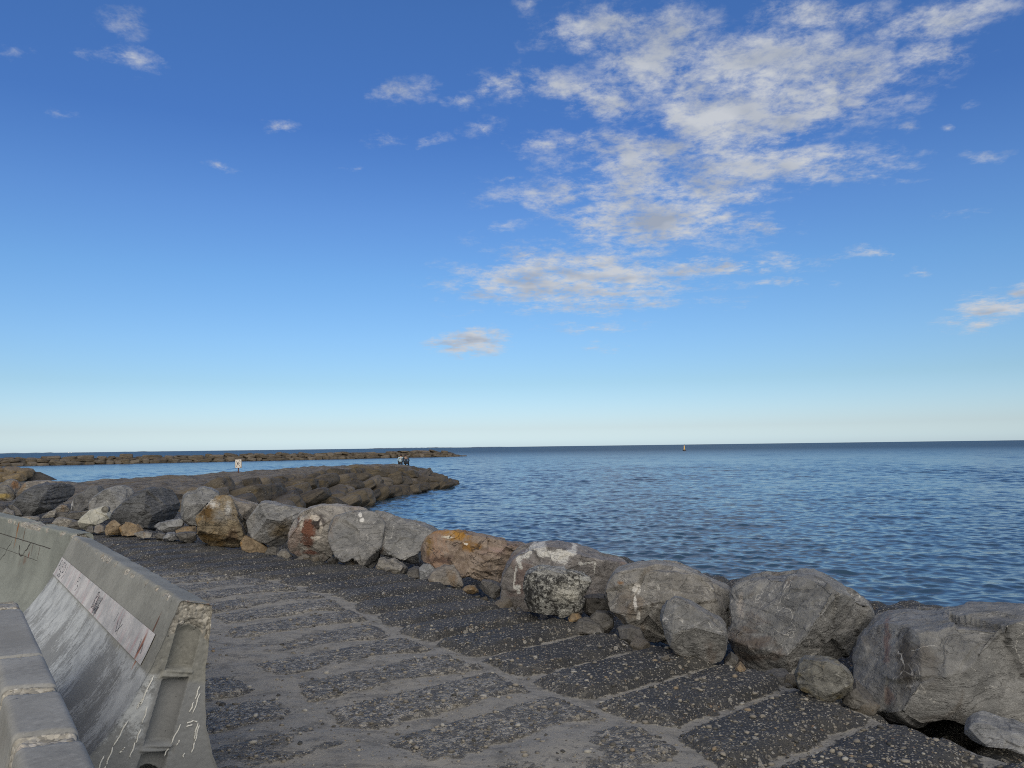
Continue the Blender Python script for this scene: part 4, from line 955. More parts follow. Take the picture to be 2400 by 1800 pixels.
# ------------------------------------------------------------------ concrete barriers
def prof_half(z):
    return np.interp(z, [0, .06, .10, .17, .25, .33, .41, .50, .60, .80, .86], [.345, .345, .327, .278, .231, .193, .162, .137, .115, .083, .075])
BH = .86
def concrete_mat(name, tint=(.30, .305, .295), spots=(), scuff=0.0, seams=(), streak=.35):
    m, nt = new_mat(name)
    p = nt.node('ShaderNodeTexCoord').outputs['Object']
    s = nt.node('ShaderNodeSeparateXYZ'); nt.l.new(p, s.inputs[0]); X, Y, Z = s.outputs
    big = nt.noise(p, 2.2, 5, .6); mid = nt.noise(p, 11, 7, .65); fine = nt.noise(p, 90, 5, .7)
    c = nt.mix(nt.step(big, .35, .68), tuple(x * .80 for x in tint), tuple(x * 1.13 for x in tint))
    st = nt.noise(nt.mapping(p, (0, 0, 0), (0, 0, 0), (8, 22, 1.6)), 1.0, 6, .65)
    c = nt.mix(nt.math('MULTIPLY', nt.step(st, .55, .75), streak), c, tuple(x * .55 for x in tint))
    c = nt.mix(nt.math('MULTIPLY', nt.step(mid, .58, .75), .3), c, tuple(x * .62 for x in tint))
    gr_ = nt.noise(p, 48, 8, .78)
    c = nt.mix(nt.step(gr_, .50, .66, 0, .38), c, tuple(min(.7, x * 1.5) for x in tint))
    c = nt.mix(nt.step(gr_, .48, .34, 0, .45), c, tuple(x * .5 for x in tint))
    # small air holes
    v = nt.vor(p, 26); sc_ = nt.node('ShaderNodeSeparateColor'); nt.l.new(v.outputs['Color'], sc_.inputs[0])
    hole = nt.math('MULTIPLY', nt.step(sc_.outputs[0], .80, .83), nt.step(v.outputs['Distance'], .05, .13, 1, 0))
    c = nt.mix(nt.math('MULTIPLY', hole, .8), c, tuple(x * .25 for x in tint))
    if scuff > 0:      # rubbed white paint on the lower curved side (x < 0)
        c = nt.mix(nt.math('MULTIPLY', nt.step(Z, .53, .50), .7), c, nt.mix(big, (.165, .175, .19), (.235, .245, .26)))
        zone = nt.math('MULTIPLY', nt.step(Z, .02, .16), nt.step(Z, .525, .545, 1, 0))
        side = nt.step(X, -.06, -.09)
        sn = nt.math('ADD', nt.math('MULTIPLY', nt.noise(nt.mapping(p, (0, 0, 0), (0, 0, 0), (12, 30, 12)), 1.0, 9, .78, .6), .60), nt.math('MULTIPLY', nt.noise(nt.mapping(p, (0, 0, 0), (0, 0, 0), (70, 110, 70)), 1.0, 6, .75), .40))
        sb = nt.noise(nt.mapping(p, (2, 2, 2), (0, 0, 0), (2, 2.2, 2)), 1.0, 4, .6)
        w = nt.math('ADD', nt.math('MULTIPLY', sn, .6), nt.math('MULTIPLY', sb, .55))
        w = nt.math('ADD', w, nt.math('MULTIPLY', nt.step(Z, .10, .40), .05)); w = nt.math('ADD', w, nt.math('MULTIPLY', nt.math('SUBTRACT', nt.noise(p, 120, 6, .75), .5), .22))
        w = nt.math('MULTIPLY', nt.math('MULTIPLY', nt.step(w, .590, .650), nt.math('MULTIPLY', zone, side)), scuff * .85)
        c = nt.mix(w, c, nt.mix(nt.step(mid, .35, .6), (.36, .38, .40), (.52, .545, .565)))
        
        up_ = nt.noise(nt.mapping(p, (5, 1, 2), (0, 0, 0), (9, 30, 6)), 1.0, 6, .7)
        c = nt.mix(nt.math('MULTIPLY', nt.math('MULTIPLY', nt.step(up_, .66, .74), nt.step(Z, .68, .70)), .6), c, (.52, .52, .49))
    for (loc, rad, col, soft, ns) in spots:
        wn = nt.node('ShaderNodeTexNoise'); nt.sock(wn, 'Vector', p); nt.sock(wn, 'Scale', ns); nt.sock(wn, 'Detail', 6.0); nt.sock(wn, 'Roughness', .65)
        wp = nt.vmath('ADD', p, nt.vmath('MULTIPLY', nt.vmath('SUBTRACT', wn.outputs[1], (.5, .5, .5)), tuple(r * .9 for r in rad)))
        g = nt.sphere(wp, loc, rad)
        c = nt.mix(nt.math('MULTIPLY', nt.step(g, .1, .1 + soft), nt.step(st, .3, .6, .55, 1)), c, col)
    gro = None
    for kind, v0, lo, hi, wdt in seams:       # formwork joint lines
        ax, oth = (Z, Y) if kind == 'h' else (Y, Z)
        wig = nt.math('ADD', ax, nt.math('MULTIPLY', nt.math('SUBTRACT', mid, .5), .012))
        l = nt.step(nt.math('ABSOLUTE', nt.math('SUBTRACT', wig, v0)), wdt * .4, wdt, 1, 0)
        l = nt.math('MULTIPLY', l, nt.math('MULTIPLY', nt.step(oth, lo, lo + .015), nt.step(oth, hi - .015, hi, 1, 0)))
        l = nt.math('MULTIPLY', l, nt.step(X, -.02, -.04))
        gro = l if gro is None else nt.math('MAXIMUM', gro, l)
    if gro is not None: c = nt.mix(nt.math('MULTIPLY', gro, .85), c, (.045, .033, .028))
    # broken places show the aggregate
    ch = nt.node('ShaderNodeAttribute', attribute_name='chip').outputs['Fac']
    va = nt.vor(p, 70); sa = nt.node('ShaderNodeSeparateColor'); nt.l.new(va.outputs['Color'], sa.inputs[0])
    vb = nt.vor(p, 34); sb2 = nt.node('ShaderNodeSeparateColor'); nt.l.new(vb.outputs['Color'], sb2.inputs[0])
    agg = nt.mix(sa.outputs[0], (.17, .16, .14), (.40, .38, .34))
    agg = nt.mix(nt.math('MULTIPLY', nt.step(sb2.outputs[0], .72, .76), nt.step(vb.outputs['Distance'], .28, .42, 1, 0)), agg, nt.mix(sb2.outputs[1], (.28, .22, .15), (.58, .56, .52)))
    chm = nt.step(nt.math('ADD', ch, nt.math('MULTIPLY', nt.math('SUBTRACT', mid, .5), .5)), .35, .6)
    c = nt.mix(chm, c, agg)
    nt.sock(nt.b, 'Base Color', c); nt.sock(nt.b, 'Roughness', .85); nt.sock(nt.b, 'Specular IOR Level', .3)
    h = nt.math('ADD', nt.math('MULTIPLY', mid, .25), nt.math('MULTIPLY', fine, .12))
    h = nt.math('SUBTRACT', h, nt.math('MULTIPLY', hole, .6))
    h = nt.math('ADD', h, nt.math('MULTIPLY', chm, nt.math('MULTIPLY', nt.math('SUBTRACT', 1.0, va.outputs['Distance']), .8)))
    if gro is not None: h = nt.math('SUBTRACT', h, nt.math('MULTIPLY', gro, 1.2))
    nt.sock(nt.b, 'Normal', nt.bump(h, .6, .014))
    return m
def barrier_mesh(name, Lg, nl, chip_fn, end_fn=None, seed=1):
    """closed-profile concrete safety barrier; y runs along it, near end at y=0"""
    zs = np.concatenate([np.linspace(0, .06, 4), np.linspace(.07, .50, 30), np.linspace(.52, .835, 26)])
    xs = prof_half(zs)
    # rounded top edge
    q = np.linspace(0, math.pi / 2, 7)[1:]; r = .022
    cx, cz = prof_half(.838) - r, .838
    left = [(-x, z) for x, z in zip(xs, zs)] + [(-(cx + r * math.cos(a)), cz + r * math.sin(a)) for a in q]
    topn = 9
    tx = np.linspace(-cx, cx, topn)[1:-1]
    prof = np.array(left + [(x, cz + r) for x in tx] + [(-x, z) for x, z in left[::-1]])
    n = len(prof)
    yy = np.linspace(0, Lg, nl)
    V = np.zeros((nl, n, 3)); V[..., 0] = prof[None, :, 0]; V[..., 1] = yy[:, None]; V[..., 2] = prof[None, :, 1]
    P = V.reshape(-1, 3)
    chip = chip_fn(P)
    Nrm = np.stack([P[:, 0] * 3.0, 0 * P[:, 0], np.maximum(P[:, 2] - .55, 0) * 2.2], -1)
    Nrm /= (np.linalg.norm(Nrm, axis=1)[:, None] + 1e-6)
    rough = fbm(P * 26 + seed, 3)
    W = P - Nrm * (chip * (.020 + .014 * rough))[:, None] + Nrm * (.0022 * fbm(P * 5 + seed, 3))[:, None]
    V = W.reshape(nl, n, 3)
    quads = grid_quads(nl, n)
    allV = [W]; allQ = [quads]; ch = [chip]; base = len(W)
    def cap(y_row, ydir, relief):
        nonlocal base
        rowp = V[y_row]
        nz, nx = 200, 100
        zz = np.linspace(0, BH, nz); u = np.linspace(-1, 1, nx)
        # outline of the displaced profile
        half = len(left)
        xl = np.interp(zz, rowp[:half, 2], rowp[:half, 0]); xr = np.interp(zz, rowp[::-1][:half, 2], rowp[::-1][:half, 0])
        Xc = xl[:, None] * (1 - u[None]) / 2 + xr[:, None] * (1 + u[None]) / 2
        Zc = np.repeat(zz[:, None], nx, 1)
        dep, chp = relief(Xc, Zc)
        edge = np.minimum((u[None] + 1), (1 - u[None])) ; edge = np.repeat(edge, nz, 0)
        dep = dep * sstep(0, .05, edge) 
        Vc = np.stack([Xc, yy[y_row] - ydir * dep * -1 if False else yy[y_row] + dep * (1 if y_row == 0 else -1), Zc], -1).reshape(-1, 3)
        q_ = grid_quads(nz, nx)
        if y_row != 0: q_ = q_[:, ::-1]
        allV.append(Vc); allQ.append(q_ + base); ch.append(chp.ravel()); base += len(Vc)
    if end_fn is None:
        def end_fn(x, z):
            P_ = np.stack([x.ravel() * 14, z.ravel() * 14, 0 * x.ravel() + seed], -1)
            c = sstep(.05, .2, fbm(P_ * .4, 3)).reshape(x.shape)
            return .004 + .02 * c * (1 + fbm(P_ * 2, 3).reshape(x.shape)), c * .9
    cap(0, 1, end_fn); cap(nl - 1, -1, end_fn)
    return mesh_np(name, np.concatenate(allV), np.concatenate(allQ), attrs={"chip": np.concatenate(ch)}), V, prof
def place(o, pos, ang_dir, tilt, pivot_z=BH):
    rz = math.atan2(ang_dir[1], ang_dir[0]) - math.pi / 2
    M = Matrix.Rotation(rz, 4, 'Z') @ Matrix.Rotation(tilt, 4, 'Y')
    top = M @ Vector((0, 0, pivot_z))
    o.matrix_world = Matrix.Translation(Vector(pos) - top) @ M
def painted_barrier():
    Lg = 3.42
    def chip(P):
        n = fbm(P * 7 + 3, 4)
        e = np.exp(-((P[:, 2] - .85) / .03) ** 2) * sstep(.045, .07, np.abs(P[:, 0]))
        c = sstep(.14, .34, n * .9 + .26 * e - .10) * e
        near = .22 * np.exp(-(P[:, 1] / .02) ** 2)
        c = np.maximum(c, near * sstep(-.05, .25, fbm(P * 11 + 9, 3) + .12 * sstep(.5, .8, P[:, 2])))
        return np.clip(c, 0, 1)
    def end(x, z):
        P_ = np.stack([x.ravel(), z.ravel(), 0 * x.ravel()], -1)
        n = fbm(P_ * 16, 4).reshape(x.shape); n2 = fbm(P_ * 45 + 3, 3).reshape(x.shape)
        xc = x
        r = .056
        g = np.sqrt(np.maximum(0, r * r - xc * xc)) * .95 * sstep(.80, .72, z + .25 * np.abs(xc)) * sstep(.0, .2, z + .3)
        # two collars of the cable duct
        for zc, hw, br in ((.545, .022, .064), (.232, .020, .062)):
            inb = sstep(hw + .005, hw - .002, np.abs(z - zc - .18 * xc)) * sstep(br + .006, br - .004, np.abs(xc))
            tgt = .012 - .018 * np.sqrt(np.clip(1 - ((z - zc - .18 * xc) / hw) ** 2, 0, 1)) + .004 * np.cos((z - zc) / hw * 6)
            g = np.where(inb > 0, g * (1 - inb) + inb * np.minimum(g, tgt * .9), g)
            rag = sstep(.085, .065, np.abs(xc)) * sstep(.045, .02, np.abs(z - zc)) * sstep(.0, .3, n)
            g = g + .008 * rag * (1 - inb)
        low = sstep(.12, .16, z)
        # arched drain hole at the foot
        ar = np.sqrt(((xc - .01) / .11) ** 2 + (z / .150) ** 2)
        hole = (ar < 1.0 + .12 * n)
        dep = g + .0025 * (n2 + .5) + .003 
        chp = sstep(.66, .80, z + .10 * n) * sstep(.45, .55, 1 - g / r) * 1.0
        chp = np.maximum(chp, sstep(.1, .5, n) * sstep(.45, .65, z) * .5)
        dep = dep + .016 * chp * (n + .6)
        dep = np.where(hole, .34, dep)
        return dep, chp * .9
    me, V, prof = barrier_mesh("barrier", Lg, 190, chip, end, 2)
    sp = [((-.10, .20, .70), (.05, .016, .10), (.10, .045, .028), .4, 30), ((-.125, .24, .56), (.05, .02, .08), (.30, .13, .08), .6, 30),
          ((.06, .0, .845), (.03, .05, .02), (.26, .10, .04), .4, 30), ((.08, .02, .80), (.03, .05, .05), (.26, .11, .045), .4, 30), ((-.04, .0, .845), (.02, .04, .02), (.22, .09, .05), .4, 30)]
    # paint drips on the end face
    def drip(x0, z0, x1, z1, w=.0022):
        k = max(2, int(abs(z1 - z0) / .05)); out = []
        for i in range(k):
            f = (i + .5) / k
            out.append(((x0 + (x1 - x0) * f, .0, z0 + (z1 - z0) * f), (w, .08, abs(z1 - z0) / k * .75), (.62, .62, .58), .25, 40))
        return out
    m = concrete_mat("grey_cast_concrete", (.225, .225, .208), sp, scuff=.85)
    o = link("concrete_barrier", me, m)
    tag(o, "leaning grey concrete barrier with a faded red and white band and graffiti on its side", "barrier", "concrete barriers in a chain")
    top = at(463, 1411, 3.52)
    far = at(193, 1262, 6.28)
    d = far - top
    place(o, tuple(top), (d[0], d[1]), R(14.6))
    # painted band, following the leaning side a few mm proud
    zb = np.linspace(.545, .683, 14); yb = np.linspace(.13, Lg - .02, 90)
    Zb, Yb = np.meshgrid(zb, yb, indexing='xy')
    f = (Yb - .13) / (Lg - .15)
    corner = sstep(0, .02, Yb - .13)
    Zb = Zb + 0 * f
    Xb = -prof_half(Zb) - .0045
    bm_ = mesh_np("band", np.stack([Xb, Yb, Zb], -1).reshape(-1, 3), grid_quads(*Xb.shape)[:, ::-1])
    m2, nt = new_mat("faded_red_white_paint")
    p = nt.node('ShaderNodeTexCoord').outputs['Object']
    a = nt.noise(nt.mapping(p, (0, 0, 0), (0, 0, 0), (1, 12, 3.5)), 1.4, 6, .65, .2); b = nt.noise(p, 40, 7, .7); c_ = nt.noise(nt.mapping(p, (3, 3, 3), (0, 0, 0), (1, 34, 8)), 1.0, 7, .7)
    col = nt.mix(nt.step(a, .50, .72, 0, .75), nt.mix(nt.step(nt.noise(p, 6, 7, .7), .4, .6), (.36, .36, .37), (.50, .485, .49)), (.38, .25, .26))
    col = nt.mix(nt.math('MULTIPLY', nt.step(c_, .60, .70), .6), col, (.15, .13, .13))
    col = nt.mix(nt.math('MULTIPLY', nt.step(b, .60, .70), .5), col, (.22, .21, .21))
    g1 = nt.sphere(p, (-.12, .26, .60), (.08, .028, .11)); col = nt.mix(nt.step(g1, .1, .7), col, (.26, .11, .07))
    nt.sock(nt.b, 'Base Color', col); nt.sock(nt.b, 'Roughness', .75); nt.sock(nt.b, 'Normal', nt.bump(b, .4, .006))
    bo = link("painted_band", bm_, m2, o); tag(bo, "faded red and white painted band")
    # graffiti
    mk, nk = new_mat("black_marker_paint"); nk.sock(nk.b, 'Base Color', (.050, .050, .056)); nk.sock(nk.b, 'Roughness', .7)
    strokes = {
     'tag_scrawl': [  # (y along from the near end, z) polylines
        [(1.60, .665), (1.60, .60), (1.585, .57), (1.565, .585), (1.58, .61), (1.60, .615)], [(1.60, .655), (1.572, .668), (1.565, .645), (1.59, .625)],
        [(1.545, .57), (1.53, .655), (1.515, .565)], [(1.54, .605), (1.518, .605)], [(1.50, .65), (1.50, .575), (1.475, .575), (1.47, .65)],
        [(1.445, .655), (1.445, .56)], [(1.415, .655), (1.444, .61), (1.41, .56)], [(1.505, .612), (1.495, .552), (1.47, .60), (1.46, .553)], [(1.45, .60), (1.43, .573), (1.41, .603)], [(1.43, .573), (1.43, .548)]],
     'corner_scrawl': [
        [(3.30, .67), (3.33, .66), (3.30, .63), (3.34, .615)], [(3.25, .665), (3.25, .60), (3.21, .60), (3.21, .665)], [(3.17, .665), (3.17, .595)], [(3.17, .665), (3.12, .662)], [(3.17, .632), (3.13, .632)], [(3.17, .597), (3.12, .594)],
        [(3.07, .665), (3.07, .595)], [(3.07, .665), (3.02, .64), (3.03, .605), (3.07, .595)], [(3.20, .58), (3.17, .555), (3.13, .585), (3.10, .556), (3.06, .58)], [(2.96, .655), (2.93, .60), (2.97, .565)]],
     'faint_scrawl': [
        [(2.36, .655), (2.36, .60)], [(2.36, .655), (2.31, .652), (2.32, .628), (2.36, .625)], [(2.30, .61), (2.26, .60), (2.29, .57)],
        [(.80, .64), (.76, .56)], [(.86, .62), (.80, .57), (.74, .62)], [(.92, .65), (.93, .60)], [(.30, .63), (.27, .57), (.24, .62), (.21, .58)]]}
    for nm, ss in strokes.items():
        mb = MB()
        for st in ss:
            pts = np.array(st)
            dens = []
            for i in range(len(pts) - 1):
                for t_ in np.linspace(0, 1, 6)[:-1]: dens.append(pts[i] * (1 - t_) + pts[i + 1] * t_)
            dens.append(pts[-1]); dens = np.array(dens)
            w = .0031 if nm == 'tag_scrawl' else (.0027 if nm == 'corner_scrawl' else .0018)
            Vs = []; Fs = []
            for i, (y_, z_) in enumerate(dens):
                t = dens[min(i + 1, len(dens) - 1)] - dens[max(i - 1, 0)]; t = t / (np.linalg.norm(t) + 1e-9)
                for sg in (-1, 1):
                    yy_, zz_ = y_ - t[1] * sg * w, z_ + t[0] * sg * w
                    Vs.append((-float(prof_half(zz_)) - .0065, yy_, zz_))
            for i in range(len(dens) - 1): Fs.append([2 * i, 2 * i + 1, 2 * i + 3, 2 * i + 2])
            mb.add(Vs, Fs)
        me_ = mb.mesh(nm); link(nm, me_, mk, bo)
    # white paint drips on the end face as thin raised runs
    mw, nw_ = new_mat("white_paint_runs"); nw_.sock(nw_.b, 'Base Color', (.62, .62, .59)); nw_.sock(nw_.b, 'Roughness', .6)
    mb = MB()
    runs = [((-.098, .53), (-.118, .40)), ((-.105, .47), (-.118, .42)), ((-.118, .43), (-.128, .39)), ((-.150, .34), (-.178, .235)), ((-.178, .235), (-.185, .16)), ((-.185, .16), (-.195, .06)), ((-.205, .20), (-.212, .13)),
            ((-.085, .40), (-.088, .33)), ((-.088, .31), (-.092, .25)), ((-.094, .255), (-.10, .19)), ((-.13, .235), (-.145, .21)), ((.075, .335), (.055, .25)), ((.055, .25), (.04, .20)), ((.112, .50), (.108, .44)), ((.122, .47), (.115, .38)),
            ((.105, .43), (.10, .385)), ((.148, .345), (.15, .27)), ((.156, .335), (.158, .26)), ((.158, .26), (.157, .215)), ((.09, .27), (.082, .245)), ((.07, .15), (.065, .12)), ((.125, .215), (.122, .195)), ((.10, .34), (.13, .352)), ((.13, .352), (.145, .345)), ((.128, .335), (.10, .325))]
    rg = np.random.default_rng(3)
    for (xa, za), (xb_, zb_) in runs:
        k = 8; pts = []; rad = []
        ph = rg.random() * 6
        for i in range(k + 1):
            f = i / k; pts.append((xa + (xb_ - xa) * f + .0018 * math.sin(f * 9 + ph), .0025, za + (zb_ - za) * f)); rad.append((.0026 + .0012 * rg.random()) * (1.0 if 0 < i < k else .3))
        mb.tube(pts, rad, 6)
    tag(link("paint_drips", mb.mesh("paint_drips", True), mw, o), kind="stuff")
    return o
painted_barrier()
def rear_barrier():
    def chip(P):
        n = fbm(P * 6 + 13, 4)
        e = np.exp(-((P[:, 2] - .85) / .035) ** 2) * sstep(.035, .07, -P[:, 0])
        c = sstep(-.02, .22, n + .25 * np.exp(-((P[:, 1] - 1.6) / .7) ** 2)) * e
        big = np.exp(-((P[:, 1] - 1.45) / .45) ** 2) * sstep(.80, .86, P[:, 2]) * sstep(-.15, .15, n + .1)
        near = np.exp(-(P[:, 1] / .06) ** 2) * sstep(-.1, .25, n)
        return np.clip(c + big + near, 0, 1.3)
    me, V, prof = barrier_mesh("barrier", 3.45, 190, chip, None, 5)
    sp = [((-.08, 1.93, .80), (.06, .045, .12), (.22, .10, .035), .4, 14), ((-.09, 1.92, .66), (.06, .03, .14), (.25, .14, .075), .6, 14), ((-.10, 1.40, .50), (.08, .14, .09), (.13, .075, .05), .7, 9),
          ((-.10, 1.30, .57), (.08, .03, .06), (.15, .06, .04), .5, 14), ((-.08, 1.63, .74), (.06, .02, .12), (.13, .085, .055), .5, 20), ((-.08, 3.3, .74), (.06, .03, .12), (.12, .07, .05), .5, 20), ((-.08, .98, .60), (.06, .012, .10), (.13, .05, .035), .3, 20),
          ((-.08, 1.24, .64), (.06, .012, .09), (.11, .06, .045), .3, 20), ((-.10, 1.55, .46), (.08, .10, .10), (.15, .11, .08), .8, 9)]
    seams = [('h', .685, .62, 3.5, .006), ('h', .545, .95, 3.5, .003), ('v', .98, .55, .69, .006), ('v', 1.22, .56, .69, .005), ('v', 1.62, .70, .83, .003), ('v', 1.36, .72, .82, .003), ('v', 2.75, .55, .80, .002), ('v', 2.4, .70, .83, .002)]
    o = link("concrete_barrier", me, concrete_mat("rust_streaked_concrete", (.215, .228, .208), sp, 0, seams, .25))
    tag(o, "upright concrete barrier with rust streaks and a broken top edge, behind the leaning one", "barrier", "concrete barriers in a chain")
    top = at(196, 1250, 6.75); far = at(-20, 1201, 9.3); d = far - top
    place(o, tuple(top), (d[0], d[1]), R(-1))
    # wandering crack as a dark thin inlay
    mb = MB(); pts = [(2.05, .66), (2.10, .60), (2.17, .55), (2.20, .50), (2.30, .45), (2.36, .39), (2.50, .35), (2.62, .31), (2.75, .25)]
    P2 = [(1.72, .62), (1.66, .56), (1.58, .535), (1.50, .56), (1.46, .60), (1.40, .62), (1.36, .66), (1.30, .70)]
    rg = np.random.default_rng(8)
    for line, w in ((pts, .003), (P2, .005)):
        dn = []
        for i in range(len(line) - 1):
            for f in (0, .33, .66): dn.append(np.array(line[i]) * (1 - f) + np.array(line[i + 1]) * f + rg.normal(size=2) * .005)
        Vs = []; Fs = []
        for i, (y_, z_) in enumerate(dn):
            t = dn[min(i + 1, len(dn) - 1)] - dn[max(i - 1, 0)]; t = t / np.linalg.norm(t); ww = w * (.5 + rg.random())
            for sg in (-1, 1):
                yy_, zz_ = y_ - t[1] * sg * ww, z_ + t[0] * sg * ww
                Vs.append((-float(prof_half(zz_)) - .0035, yy_, zz_))
        for i in range(len(dn) - 1): Fs.append([2 * i, 2 * i + 1, 2 * i + 3, 2 * i + 2])
        mb.add(Vs, Fs)
    mk, nk = new_mat("crack_dark"); nk.sock(nk.b, 'Base Color', (.035, .03, .027)); nk.sock(nk.b, 'Roughness', .95)
    link("crack", mb.mesh("crack"), mk, o)
rear_barrier()
def front_barrier():
    notch = [(.50, .10), (1.02, .085), (1.52, .03), (2.65, .09)]
    def chip(P):
        n = fbm(P * 8 + 23, 4); c = 0
        n = n * .6
        for y0, w in notch:
            yy = P[:, 1] - (y0 - .35 * (P[:, 0] + .1)) - .05 * n
            c = np.maximum(c, sstep(w * .62, w * .42, np.abs(yy)) * sstep(.30, .45, P[:, 2]))
        e = np.exp(-(P[:, 1] - 2.70) ** 2 / .02) * sstep(-.2, .3, n)
        return np.clip(c + e, 0, 1.2)
    me, V, prof = barrier_mesh("barrier", 2.78, 260, chip, None, 9)
    o = link("concrete_barrier", me, concrete_mat("smooth_pale_concrete", (.245, .244, .235), [((-.05, .75, .80), (.2, .25, .12), (.19, .185, .17), .9, 5), ((0, 1.9, .86), (.12, .5, .05), (.20, .195, .18), .9, 6), ((-.1, 1.3, .6), (.1, .3, .25), (.20, .19, .17), .9, 5)], 0, (), .45))
    tag(o, "smooth pale concrete barrier at the lower left corner, notched with bands of exposed gravel", "barrier", "concrete barriers in a chain")
    a = np.array([-1.155, 1.854]); d = np.array([-.597, .803]); far = np.array([-2.70, 3.93])
    far = far + np.array([.803, .597]) * .065
    st = far - d * 2.78
    place(o, (st[0], st[1], .885), tuple(d), 0.0)
front_barrier()

# ------------------------------------------------------------------ sign on the jetty
def warning_sign():
    Y = 52.0
    base = at_z(559, 1109.5, .0); base = at(559, 1109.0, 54.0)
    k = 54.0 / F
    o = empty("warning_sign", (base[0], base[1], base[2] - .15))
    tag(o, "small white warning sign on a rust-brown post, standing on the jetty", "sign")
    o.rotation_euler = (0, R(-1.5), R(18))
    post = MB(); post.tube([(0, 0, -.3), (0, 0, .62)], .042, 10)
    link("post", post.mesh("post", True), flat_mat("rusty_post", (.075, .032, .028), .8), o)
    w, h, zc = .21, .30, .15 + 13 * k + .30 - .02
    pm = MB(); pm.box((0, -.05, zc), (w, .014, h), bev=.008)
    pn = link("panel", pm.mesh("panel"), flat_mat("white_sign_face", (.62, .58, .54), .5, .1, 14), o)
    fr = MB()
    for sx in (-1, 1): fr.box((sx * (w + .008), -.05, zc), (.010, .02, h + .018))
    for sz in (-1, 1): fr.box((0, -.05, zc + sz * (h + .008)), (w - .003, .02, .010))
    link("frame", fr.mesh("frame"), flat_mat("dark_sign_edge", (.06, .045, .05), .6), pn)
    def P(x, y): return ((x - 868) / 150 * w, zc - (y - 585) / 215 * h)
    pic = MB()
    def stroke(a, b, t, r=0):
        (x0, z0), (x1, z1) = P(*a), P(*b); L = math.hypot(x1 - x0, z1 - z0); an = math.atan2(z1 - z0, x1 - x0)
        c, s_ = math.cos(an), math.sin(an)
        pic.box(((x0 + x1) / 2, -.067 - r, (z0 + z1) / 2), (L / 2, .0025, t / 2), rot=[(c, 0, -s_), (0, 1, 0), (s_, 0, c)])
    stroke((885, 500), (815, 575), .035); stroke((820, 568), (955, 560), .022, .001); stroke((815, 580), (830, 610), .03, .002); stroke((830, 605), (782, 735), .026, .003); stroke((890, 500), (985, 492), .018, .004)
    stroke((765, 465), (985, 785), .020, .006)
    hx, hz = P(935, 440)
    n = 14; V = [(hx + .026 * math.cos(6.283 * i / n), -.0655 - d, hz + .026 * math.sin(6.283 * i / n)) for d in (0, .004) for i in range(n)]
    pic.add(V, [list(range(n))[::-1], [n + i for i in range(n)]] + [[i, (i + 1) % n, n + (i + 1) % n, n + i] for i in range(n)])
    link("pictogram", pic.mesh("pictogram"), flat_mat("sign_black", (.018, .017, .018), .6, .1), pn)
warning_sign()

# ------------------------------------------------------------------ two people sitting at the jetty end
def skin_body(name, verts, edges, root, sub=2):
    me = bpy.data.meshes.new(name); me.from_pydata([v[0] for v in verts], edges, []); me.update()
    o = bpy.data.objects.new(name, me); COL.objects.link(o)
    md = o.modifiers.new("skin", 'SKIN'); md.use_smooth_shade = True
    if not me.skin_vertices: 
        me.attributes  # layer is added with the modifier
    if not me.skin_vertices:
        import bmesh
        bm = bmesh.new(); bm.from_mesh(me); bm.verts.layers.skin.verify(); bm.to_mesh(me); bm.free()
    for i, v in enumerate(verts):
        sv = me.skin_vertices[0].data[i]; sv.radius = (v[1], v[2] if len(v) > 2 else v[1]); sv.use_root = (i == root)
    ss = o.modifiers.new("sub", 'SUBSURF'); ss.levels = sub; ss.render_levels = sub
    dg = bpy.context.evaluated_depsgraph_get(); dg.update()
    out = bpy.data.meshes.new_from_object(o.evaluated_get(dg))
    bpy.data.objects.remove(o); bpy.data.meshes.remove(me)
    out.polygons.foreach_set("use_smooth", np.ones(len(out.polygons), dtype=bool))
    return out
